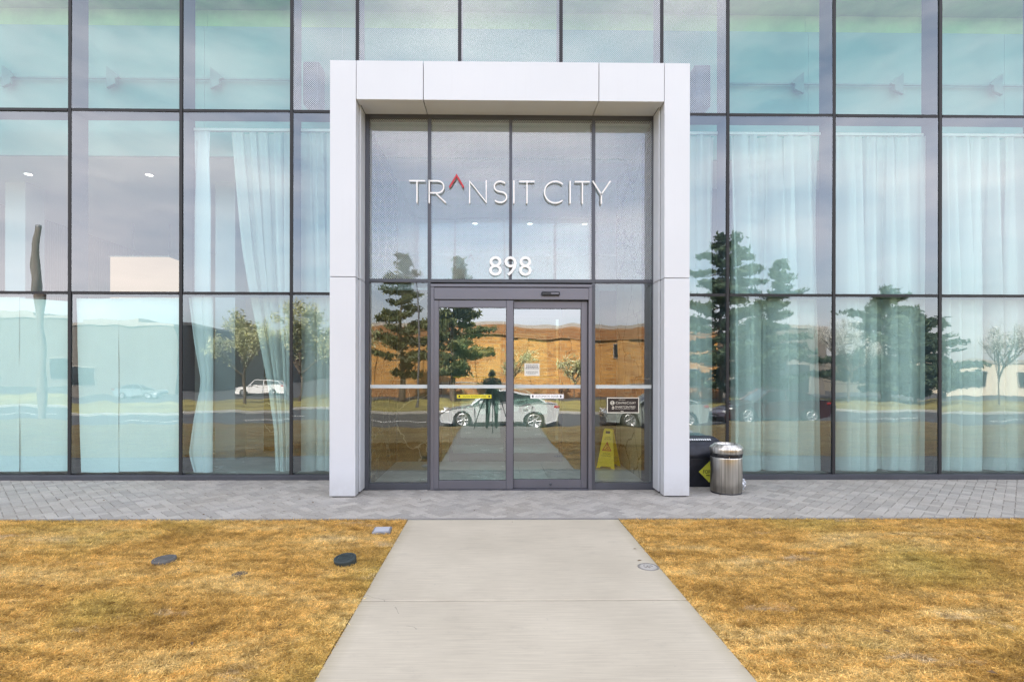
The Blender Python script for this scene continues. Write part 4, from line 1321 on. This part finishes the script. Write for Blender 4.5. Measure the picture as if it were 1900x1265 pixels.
def store(name, label, x0, x1, y0, y1, zt, wall, wins=(), front=True, piers=0):
    o = empty(name, ((x0 + x1) / 2, y0, 0), label=label, cat='building', group='low commercial buildings across the road')
    cx = (x0 + x1) / 2
    w = MB().box(x0 - cx, x1 - cx, y1 - y0, 0, -1.0, zt)
    w.build('wall', wall, o)
    MB().box(x0 - cx - .15, x1 - cx + .15, y1 - y0 - .15, .15, zt + .002, zt + .35).build('parapet', M['coping'], o)
    if piers:
        for k in range(piers + 1):
            xx = x0 - cx + (x1 - x0) * k / piers
            MB().box(max(xx - .5, x0 - cx), min(xx + .5, x1 - cx), .002, .18, -.99, zt).build('pier', wall, o)
    for (a, b, z0, z1) in wins:
        f_ = MB().box(a - cx - .08, b - cx + .08, .003, .09, z0 - .08, z1 + .08).build('window', M['coping'], o)
        MB().box(a - cx, b - cx, .0905, .11, z0, z1).build('pane', M['dark_glass'], f_)
    return o
store('brick_store', 'long orange brick store across the road with a flat roof', -12.6, 24, -41, -62, 6.2, M['brick'],
      [(12.6, 14.0, 3.2, 4.6), (17.5, 22, -.7, 2.2)], piers=7)
bsr = bpy.data.objects['brick_store']
M['brick_band'] = brick_mat('brown_brick_band', (.30, .13, .04), (.20, .08, .025), (.30, .22, .13), .5)
MB().box(-18.25, 18.25, .19, .26, 5.05, 6.19).build('brick_band', M['brick_band'], bsr)
MB().box(-18.25, 18.25, .19, .26, -.99, .35).build('base_course', M['brick_band'], bsr)
MB().box(-18.25, 18.25, .19, .30, .36, .48).build('ledge', M['coping'], bsr)
store('dark_annex', 'dark brown flat roofed block joined to the right end of the brick store', 24.2, 36, -41.6, -62, 6.0, M['brick_dark'], [(26, 34, -.7, 2.2)])
store('dark_store', 'dark low building across the road beyond the papered panes', -95, -38, -50, -125, 7.5, M['brick_dark'],
      [(-86 + k * 11, -81 + k * 11, .2, 2.6) for k in range(4)])
st_ = MB()
for k, (a, b, h) in enumerate(((-92, -76, .8), (-62, -56, .55), (-50, -43, .5))):
    o = tag(MB().box(a, b, -70, -51, 7.86, 7.86 + h).build('roof_unit', M['coping']), ('wide', 'small left', 'small right')[k] + ' grey equipment box on the dark store roof', 'roof unit', 'equipment boxes on the dark store roof')
bs = store('beige_store', 'low beige building across the road at the right', 44, 92, -45, -70, 2.9, M['stucco'], [(50 + k * 8, 54 + k * 8, .2, 1.9) for k in range(5)])
cb = empty('roof_cabin', (52.5, -52, 3.26), label='small pale cabin on the beige store roof', cat='roof cabin')
MB().box(-1.6, 1.6, -1.6, 1.6, 0, 1.3).build('wall', M['white_paint'], cb)
MB().box(-2.1, 2.1, -2.1, 2.1, 1.302, 1.5).build('roof', M['coping'], cb)

# ---------------------------------------------------------------- cars
tyre = simple('tyre_rubber', (.018, .018, .018), .8)
rimm = simple('alloy', (.55, .56, .58), .3, .8, .05)
cglass = simple('car_glass', (.015, .018, .02), .05)
lampm = simple('headlamp_lens', (.75, .77, .80), .1)
tailm = simple('tail_lamp_lens', (.30, .02, .02), .15)
chrome = simple('chrome_trim', (.7, .7, .72), .15, 1)
def car_paint(n, c, metal=.5):
    t = NT(n); return t.done(t.bsdf(c, .28, metal, **{'Coat Weight': .8, 'Coat Roughness': .04}))
def arch(cx, r, n=9):
    return [(cx + r * math.cos(R(180 - 180 * i / n)), .30 + r * math.sin(R(180 - 180 * i / n))) for i in range(n + 1)]
def make_car(paint, suv=False):
    root = empty('parked_car')
    ax_f, ax_r, wr = -1.43, 1.36, .335
    dz = .12 if suv else 0
    top = [(2.36, .52), (2.40, .78), (2.30, .98 + dz), (1.95, 1.04 + dz), (1.2, 1.03 + dz), (.3, .99 + dz), (-.55, .95 + dz), (-.98, .93 + dz), (-1.6, .84 + dz), (-2.1, .72 + dz), (-2.34, .60), (-2.42, .45)]
    bot = [(-2.36, .24), (-1.86, .20)] + arch(ax_f, .40) + [(-1.0, .19), (.95, .19)] + arch(ax_r, .40) + [(1.80, .22), (2.30, .28)]
    prof = bot + top
    n = len(prof)
    def sl(y, k, dzz):
        return [(x * k, y, .58 + (z - .58) * dzz) for x, z in prof]
    rings = [sl(-.86, .985, .93), sl(-.91, .995, .985), sl(-.80, 1.0, 1.01), sl(0, 1.02, 1.05), sl(.80, 1.0, 1.01), sl(.91, .995, .985), sl(.86, .985, .93)]
    b = MB(); loft(b, rings, smooth=False)
    b.f = [f_[::-1] for f_ in b.f]
    me = b.mesh('body', paint)
    bm = bmesh.new(); bm.from_mesh(me); bmesh.ops.remove_doubles(bm, verts=list(bm.verts), dist=1e-5); bmesh.ops.recalc_face_normals(bm, faces=list(bm.faces))
    for f_ in bm.faces: f_.smooth = True
    bm.to_mesh(me); bm.free()
    try: me.set_sharp_from_angle(angle=R(35))
    except Exception: pass
    link(bpy.data.objects.new('body', me), root)
    rear = 2.15 if suv else 1.78
    h = 1.60 if suv else 1.45
    base = [(-1.05, .94 + dz), (-.28, h - .05), (.15, h), (.75, h - .02), (1.2 if not suv else 1.9, h - .12), (rear, 1.04 + dz)]
    def gh(y, s_, lo):
        return [(x, y, max(z - lo, .93 + dz * .9)) for x, z in base]
    g = MB()
    loft(g, [gh(-.74, 1, .0), gh(.74, 1, .0)][:0] or [[(x * .985 + .01, -(.76 - .17 * (z - .94 - dz) / .55), z) for x, z in base], [(x, 0, z + .02) for x, z in base], [(x * .985 + .01, (.76 - .17 * (z - .94 - dz) / .55), z) for x, z in base]], smooth=False)
    me = g.mesh('window', cglass)
    bm = bmesh.new(); bm.from_mesh(me); bmesh.ops.recalc_face_normals(bm, faces=list(bm.faces)); bm.to_mesh(me); bm.free()
    link(bpy.data.objects.new('window', me), root)
    rf = MB()
    rp = [p for p in base[1:-1]]
    rf_r = [[(x, s_ * w_, z + .012) for x, z in rp] for s_, w_ in ((-1, .60), (-1, .3), (1, .3), (1, .60))]
    nn = len(rp)
    vs = [p for r_ in rf_r for p in r_] + [(p[0], p[1], p[2] - .03) for r_ in rf_r for p in r_]
    fs = [(i * nn + k, (i + 1) * nn + k, (i + 1) * nn + k + 1, i * nn + k + 1) for i in range(3) for k in range(nn - 1)]
    fs += [(k, k + 1, k + 1 + 4 * nn, k + 4 * nn) for k in range(nn - 1)] + [(3 * nn + k + 1, 3 * nn + k, 7 * nn + k, 7 * nn + k + 1) for k in range(nn - 1)]
    rf.add(vs, fs, 0, True).build('roof', paint, root)
    for s_ in (-1, 1):
        pl = MB()
        for (x0, z0), (x1, z1) in ((base[0], base[1]), (base[-1], base[-2]), ((.42, .97 + dz), (.40, h - .02))):
            yy0 = s_ * (.775 - .17 * (z0 - .94 - dz) / .55); yy1 = s_ * (.775 - .17 * (z1 - .94 - dz) / .55)
            pl.tube([(x0, yy0, z0), (x1, yy1, z1)], .035, 6)
        pl.tube([(x, s_ * (.765 - .17 * (z - .94 - dz) / .55), z) for x, z in base[1:-1]], .03, 6)
        pl.build('pillar', paint, root)
        MB().box(-2.33, -1.98, s_ * .60, s_ * .875, .60 + dz * .5, .71 + dz * .6, bev=.03).build('headlight', lampm, root)
        MB().box(2.12, 2.395, s_ * .55, s_ * .885, .80 + dz, .92 + dz, bev=.03).build('taillight', tailm, root)
        MB().box(-.78, -.62, s_ * .90, s_ * 1.06, .93 + dz, 1.05 + dz, bev=.03).build('mirror', paint, root)
        for k in range(2):
            MB().box(-.05 + k * 1.0, .12 + k * 1.0, s_ * .915, s_ * .935, .80 + dz, .825 + dz).build('door_handle', chrome, root)
    for s_ in (-1, 1):
        sm_ = MB()
        for xx in (-.92, .40, 1.28): sm_.box(xx, xx + .018, s_ * .913 - .004, s_ * .913 + .004, .30, .93 + dz)
        sm_.box(-.98, .93, s_ * .905 - .02, s_ * .905 + .02, .20, .285)
        sm_.build('door_seam', M['seal'], root)
    pt_ = MB().prism([(-2.435, .36), (-2.40, .36), (-2.40, .54), (-2.435, .54)], -.5, .5)
    pt_.build('grille', M['seal'], root)
    MB().box(2.40, 2.43, -.26, .26, .55, .67).build('number_plate', M['white_paint'], root)
    wl = None
    for xx in (ax_f, ax_r):
        for s_ in (-1, 1):
            w_ = MB().lathe([(.21, -.09), (.30, -.11), (wr, -.085), (wr, .085), (.30, .11), (.21, .09)], 26, (0, 0), 0, True, axis='Y').build('wheel', tyre, root)
            w_.location = (xx, s_ * .80, wr)
            r_ = MB().lathe([(0, s_ * .06), (.05, s_ * .085), (.06, s_ * .07)], 16, (0, 0), 0, True, axis='Y')
            r_.lathe([(.19, s_ * .07), (.235, s_ * .112), (.215, s_ * .05), (.0, s_ * .03)], 26, (0, 0), 0, True, axis='Y')
            for k in range(7):
                a = 2 * math.pi * k / 7
                r_.tube([(.03 * math.cos(a), s_ * .085, .03 * math.sin(a)), (.215 * math.cos(a), s_ * .10, .215 * math.sin(a))], [.03, .024], 6)
            r_.build('rim', rimm, w_)
    return root
def set_car(c, x, y, z, rz, label):
    c.location = (x, y, z); c.rotation_euler = (0, 0, rz)
    tag(c, label, 'car', 'cars parked across the forecourt')
ROADZ = -.70
set_car(make_car(car_paint('silver_paint', (.42, .44, .46), .15)), .27, -8.35, ROADZ, 0, 'silver sedan parked on the road facing the doors side on')
set_car(make_car(car_paint('grey_green_paint', (.26, .30, .30), .2)), 6.95, -8.4, ROADZ, 0, 'grey sedan parked on the road right of the silver one')
set_car(make_car(car_paint('maroon_paint', (.06, .015, .02))), 12.3, -8.35, ROADZ, 0, 'dark maroon sedan parked on the road farthest right')
set_car(make_car(car_paint('white_paint_car', (.78, .78, .77), .0), True), -24.0, -41.5, -.83, R(-8), 'white hatchback parked in the lot by the dark store')
set_car(make_car(car_paint('slate_paint', (.20, .25, .28), .2)), -38.6, -44.5, -.83, R(180), 'pale sedan parked in the lot in front of the dark store')

# ---------------------------------------------------------------- trees
bark = simple('bark', (.10, .075, .055), .95, 0, .3, 8, .5)
def leaf_mat(name, c0, c1):
    t = NT(name)
    rnd = t.n('ShaderNodeNewGeometry').outputs['Random Per Island']
    c = t.ramp(rnd, [(0, c0), (1, c1)])
    df = t.n('ShaderNodeBsdfDiffuse', {'Color': c}); tl = t.n('ShaderNodeBsdfTranslucent', {'Color': c})
    return t.done(t.n('ShaderNodeMixShader', {0: .25, 1: df.outputs[0], 2: tl.outputs[0]}))
M['needle'] = leaf_mat('pine_needles', (.055, .075, .032), (.17, .18, .08))
M['spruce'] = leaf_mat('spruce_needles', (.040, .070, .046), (.12, .16, .10))
M['bud'] = leaf_mat('young_leaves', (.30, .32, .12), (.62, .62, .42))
M['blossom'] = leaf_mat('pale_blossom', (.50, .50, .45), (.72, .72, .70))
def quads(P, S, mat, name, parent, flat=0.0, stretch=1.0):
    n = len(P)
    a = rng.normal(size=(n, 3)); a[:, 2] *= (1 - flat); a /= np.linalg.norm(a, axis=1)[:, None]
    b = np.cross(a, rng.normal(size=(n, 3))); b /= np.linalg.norm(b, axis=1)[:, None]
    S = S[:, None]
    V = np.stack([P - a * S * stretch - b * S * .35, P + a * S * stretch - b * S * .25, P + a * S * stretch * .8 + b * S * .5, P - a * S * stretch * .7 + b * S * .4], 1)
    me = bpy.data.meshes.new(name)
    me.vertices.add(n * 4); me.loops.add(n * 4); me.polygons.add(n)
    me.vertices.foreach_set('co', V.reshape(-1))
    me.loops.foreach_set('vertex_index', np.arange(n * 4, dtype=np.int32))
    me.polygons.foreach_set('loop_start', np.arange(0, n * 4, 4, dtype=np.int32))
    me.update(); me.validate(); me.materials.append(mat)
    return link(bpy.data.objects.new(name, me), parent)
def pine(x, y, zg, H, Rm, label, seed, lowest=.22, mat='needle', dens=1.0, group='conifers across the road'):
    r_ = random.Random(seed)
    o = empty('pine_tree', (x, y, zg), label=label, cat='tree', group=group)
    tr = MB(); bend = [(r_.uniform(-.15, .15) * k / 4, r_.uniform(-.15, .15) * k / 4, H * k / 5) for k in range(6)]
    tr.tube(bend, [.20 * H / 10, .17 * H / 10, .14 * H / 10, .10 * H / 10, .06 * H / 10, .02], 8)
    P, S = [], []
    nb = int(34 * dens)
    for i in range(nb):
        t_ = lowest + (1 - lowest) * (i + r_.random()) / nb
        prof = (1 - t_) ** .75 * min(1, (t_ - lowest) * 5 + .35)
        Ln = Rm * prof * r_.uniform(.45, 1.25) * 1.25
        a = i * 2.399 + r_.uniform(-.4, .4)
        z0 = H * t_
        p0 = Vector((0, 0, z0)); up_ = r_.uniform(-.05, .28)
        pts = [p0 + Vector((math.cos(a) * Ln * q, math.sin(a) * Ln * q, Ln * (up_ * q - .12 * math.sin(q * 3)))) for q in (0, .35, .7, 1)]
        tr.tube(pts, [.05 * H / 10, .035 * H / 10, .022 * H / 10, .008], 5, cap=False)
        nt_ = max(3, int(Ln * 7))
        for k in range(nt_):
            q = .25 + .8 * (k + r_.random()) / nt_
            c = p0.lerp(pts[-1], q) + Vector((r_.gauss(0, .16 * Ln * .5), r_.gauss(0, .16 * Ln * .5), r_.gauss(.06, .07)))
            m_ = 26
            for _ in range(m_):
                P.append((c.x + r_.gauss(0, .19), c.y + r_.gauss(0, .19), c.z + r_.gauss(.03, .10))); S.append(r_.uniform(.06, .19))
    tr.build('trunk', bark, o)
    quads(np.array(P), np.array(S), M[mat], 'crown', o, stretch=1.3)
    return o
def leafy(x, y, zg, H, Rm, label, seed, mat, n=5200, size=(.05, .12), z_low=.30, group='trees across the road'):
    r_ = random.Random(seed)
    o = empty('young_tree', (x, y, zg), label=label, cat='tree', group=group)
    tr = MB(); tips = []
    def grow(p, d, ln, rad, lvl):
        q = p + d * ln * .5 + Vector((r_.gauss(0, .05), r_.gauss(0, .05), 0)) * ln
        e = p + d * ln
        tr.tube([p, q, e], [rad, rad * .8, rad * .6], 6 if lvl < 2 else 4, cap=False)
        if lvl >= 2:
            for k in range(5): tips.append(p.lerp(e, .2 + .2 * k))
        if lvl < 4:
            for k in range(3 if lvl else 6):
                nd = (d + Vector((r_.gauss(0, .5), r_.gauss(0, .5), r_.uniform(-.05, .5)))).normalized()
                grow(p.lerp(e, r_.uniform(.55, 1)), nd, ln * r_.uniform(.55, .78), rad * .52, lvl + 1)
    grow(Vector((0, 0, 0)), Vector((0, 0, 1)), H * z_low, .11 * H / 7, 0)
    tips_ = np.array([list(t_) for t_ in tips])
    k = Rm / max(1e-3, np.percentile(np.abs(tips_[:, :2]), 96))
    kz = (H * .97) / tips_[:, 2].max()
    tr.v = [(a * k if c > H * z_low * .6 else a, b * k if c > H * z_low * .6 else b, c * kz) for a, b, c in tr.v]
    tr.build('trunk', bark, o)
    idx = rng.integers(0, len(tips_), n)
    P = tips_[idx] * np.array([k, k, kz]) + rng.normal(size=(n, 3)) * .16
    quads(P, rng.uniform(size[0], size[1], n), M[mat], 'crown', o)
    return o
VZ = -.74
pine(-7.6, -32, VZ - .05, 12.2, 3.7, 'tall open pine across the road reflected left of the doors', 3, .16, dens=.95)
pine(-3.1, -30, VZ - .05, 11.3, 3.5, 'tall dense pine across the road in front of the brick store', 5, .16, dens=1.25)
pine(19.2, -29, VZ - .05, 13.4, 4.6, 'broad dark spruce across the road right of the brick store front', 8, .08, 'spruce', 1.35)
pine(23.6, -30, VZ - .05, 11.2, 3.6, 'shorter dark spruce beside the broad one across the road', 9, .08, 'spruce', 1.3)
pine(31.2, -27, VZ - .05, 8.9, 4.6, 'wide low spruce across the road at the right', 12, .06, 'spruce', 1.4)
pine(34.5, -28.5, VZ - .05, 7.6, 3.6, 'small spruce beside the wide low one across the road', 13, .06, 'spruce', 1.5)
leafy(-18.2, -25, VZ - .02, 7.2, 2.3, 'young tree with opening pale leaves across the road, by the white hatchback', 21, 'bud')
leafy(-14.2, -25, VZ - .02, 7.8, 2.6, 'fuller young tree with opening leaves nearer the brick store', 22, 'bud', 7000)
leafy(-11.4, -26.5, VZ - .02, 6.6, 2.0, 'thin young tree with opening leaves at the brick store corner', 23, 'bud', 4200)
leafy(26.6, -24.5, VZ - .02, 6.6, 2.1, 'white blossoming tree across the road between the spruces', 24, 'blossom', 5200, (.03, .06))
leafy(36.5, -24, VZ - .02, 6.4, 2.2, 'white blossoming tree across the road beside the wide low spruce', 25, 'blossom', 4600, (.03, .06))
leafy(2.0, -36, VZ - .05, 4.6, 1.5, 'small bare branched tree against the brick store wall', 26, 'bud', 900)
leafy(7.5, -36, VZ - .05, 4.2, 1.5, 'small thin tree against the brick store wall, to the right', 27, 'bud', 1400)

# poles
o = empty('utility_pole', (-17.7, -7.0 + .9, -.60), label='weathered utility pole by the sidewalk reflected in the far left panes', cat='pole')
MB().tube([(0, 0, 0), (.02, 0, 4), (.05, 0, 7.9)], [.15, .14, .12], 12).build('shaft', simple('weathered_wood', (.16, .13, .11), .9, 0, .25, 5, .4), o)
MB().lathe([(.13, 7.9), (.13, 8.0), (.0, 8.03)], 12, (.05, 0)).build('cap', M['alu_grey'], o)
o = empty('street_lamp', (-4.5, -19.5, -.65), label='slim street lamp beyond the road seen beside the pines', cat='street lamp')
MB().tube([(0, 0, 0), (0, 0, 7.2), (-.1, 0, 7.7), (-.4, .3, 7.95)], [.08, .05, .045, .04], 8).build('pole', M['alu_grey'], o)
MB().box(-.85, -.35, .15, .45, 7.93, 8.06, bev=.04).build('lamp_head', M['alu_grey'], o)

# ================================================================== THE PHOTOGRAPHER BEHIND THE TRIPOD
tp_ = empty('tripod', (0, -.05, 0), label='black camera tripod on the path behind the picture', cat='tripod')
for a in (60, 180, 300):
    c_, s_ = math.sin(R(a)), -math.cos(R(a))
    MB().tube([(c_ * .05, s_ * .05 - .10, 1.30), (c_ * .33, s_ * .33 - .10, .62)], .016, 8).tube([(c_ * .33, s_ * .33 - .10, .62), (c_ * .56, s_ * .56 - .10, .012)], .011, 8).build('leg', M['black_plastic'], tp_)
MB().tube([(0, -.10, .95), (0, -.10, 1.40)], .016, 10).lathe([(.0, 1.27), (.06, 1.28), (.06, 1.33), (0, 1.34)], 16, (0, -.10)).build('centre_column', M['black_plastic'], tp_)
pc = empty('camera_body', (0, -.15, 1.44), label='black camera mounted on the tripod', cat='camera')
MB().box(-.07, .07, -.04, .035, -.035, .075, bev=.012).build('body', M['black_plastic'], pc)
MB().lathe([(.0, .036), (.036, .036), (.038, .055), (.036, .075), (.030, .076)], 24, (0, .03), 0, True, axis='Y').build('lens', M['black_plastic'], pc)

def skin_mesh(verts, edges, radii, name, mat, parent, levels=2):
    me = bpy.data.meshes.new(name)
    me.from_pydata([Vector(v) for v in verts], edges, [])
    o = bpy.data.objects.new(name, me); COL.objects.link(o)
    sk = o.modifiers.new('skin', 'SKIN'); sk.use_smooth_shade = True
    for i, r_ in enumerate(radii):
        d = me.skin_vertices[0].data[i]
        d.radius = (r_, r_) if not hasattr(r_, '__len__') else r_
        d.use_root = (i == 0)
    sb_ = o.modifiers.new('sub', 'SUBSURF'); sb_.levels = levels; sb_.render_levels = levels
    dg = bpy.context.evaluated_depsgraph_get()
    nm = bpy.data.meshes.new_from_object(o.evaluated_get(dg))
    COL.objects.unlink(o); bpy.data.objects.remove(o)
    nm.materials.clear(); nm.materials.append(mat)
    nm.polygons.foreach_set('use_smooth', [True] * len(nm.polygons))
    return link(bpy.data.objects.new(name, nm), parent)
ps = empty('person', (-.02, -.80, 0), label='person in dark clothes bending to the camera on the tripod', cat='person')
cloth_d = simple('dark_clothing', (.025, .03, .035), .85, 0, .2, 10)
skin = simple('skin', (.50, .32, .24), .55, 0, .05)
hair = simple('dark_hair', (.02, .016, .013), .6)
V_ = [(0, 0, .92), (0, .03, 1.06), (0, .13, 1.17), (0, .22, 1.29), (0, .29, 1.37),
      (-.10, 0, .86), (-.12, .05, .50), (-.13, -.02, .09), (.10, 0, .86), (.12, .06, .50), (.13, -.01, .09),
      (-.17, .21, 1.30), (-.24, .26, 1.06), (-.13, .44, 1.26), (.17, .21, 1.30), (.24, .26, 1.06), (.13, .44, 1.26),
      (-.14, .10, .035), (.14, .11, .035)]
E_ = [(0, 1), (1, 2), (2, 3), (3, 4), (0, 5), (5, 6), (6, 7), (0, 8), (8, 9), (9, 10), (3, 11), (11, 12), (12, 13), (3, 14), (14, 15), (15, 16), (7, 17), (10, 18)]
R_ = [(.15, .11), (.145, .105), (.155, .11), (.14, .09), (.055, .055), (.095, .095), (.068, .068), (.05, .05), (.095, .095), (.068, .068), (.05, .05),
      (.06, .06), (.045, .045), (.03, .03), (.06, .06), (.045, .045), (.03, .03), (.042, .03), (.042, .03)]
skin_mesh(V_, E_, R_, 'body', cloth_d, ps)
bm = bmesh.new(); bmesh.ops.create_uvsphere(bm, u_segments=24, v_segments=18, radius=.1)
for v_ in bm.verts:
    x_, y_, z_ = v_.co
    fr = max(0, y_ / .1)
    z_ *= 1.22
    y_ *= 1.08
    if z_ < -.02: x_ *= 1 - .28 * min(1, (-z_ - .02) / .1); 
    if fr > .8 and abs(x_) < .02 and -.03 < z_ < .012: y_ += .022 * (1 - abs(x_) / .02)
    if fr > .6 and abs(abs(x_) - .035) < .018 and .0 < z_ < .035: y_ -= .010
    if fr > .7 and abs(x_) < .03 and -.07 < z_ < -.05: y_ += .004
    v_.co = (x_ * .82, y_, z_)
me = bpy.data.meshes.new('head'); bm.to_mesh(me); bm.free(); me.materials.append(skin)
me.polygons.foreach_set('use_smooth', [True] * len(me.polygons))
hd_ = link(bpy.data.objects.new('head', me), ps); hd_.location = (0, .36, 1.455); hd_.rotation_euler = (R(-22), 0, 0)
bm = bmesh.new(); bmesh.ops.create_uvsphere(bm, u_segments=24, v_segments=16, radius=.108)
bmesh.ops.delete(bm, geom=[v_ for v_ in bm.verts if (v_.co.y > .03 and v_.co.z < .055) or v_.co.z < -.05], context='VERTS')
for v_ in bm.verts: v_.co = (v_.co.x * .86, v_.co.y * 1.08, v_.co.z * 1.22)
me = bpy.data.meshes.new('hair'); bm.to_mesh(me); bm.free(); me.materials.append(hair)
h_ = link(bpy.data.objects.new('hair', me), hd_)
for s_ in (-1, 1):
    e_ = MB().tube([(s_ * .083, -.005, -.02), (s_ * .092, -.012, .008), (s_ * .086, -.016, .03)], [.008, .014, .010], 8).build('ear', skin, hd_)
    w0 = Vector((s_ * .13, .44, 1.26))
    hv = [w0, w0 + Vector((-s_ * .02, .06, .04))]; he = [(0, 1)]; hr = [.026, .030]
    for k in range(4):
        b0 = w0 + Vector((-s_ * (.0 + .018 * k), .075, .045 + .006 * (1.5 - abs(k - 1.5))))
        i0 = len(hv)
        ln = (.062, .072, .068, .052)[k]
        hv += [b0, b0 + Vector((-s_ * ln * .35, ln * .5, .018)), b0 + Vector((-s_ * ln * .75, ln * .55, .0))]
        he += [(1, i0), (i0, i0 + 1), (i0 + 1, i0 + 2)]; hr += [.0095, .0085, .007]
    i0 = len(hv)
    hv += [w0 + Vector((-s_ * .045, .03, .035)), w0 + Vector((-s_ * .065, .06, .055))]
    he += [(1, i0), (i0, i0 + 1)]; hr += [.011, .008]
    skin_mesh(hv, he, hr, 'hand', skin, ps, 1)
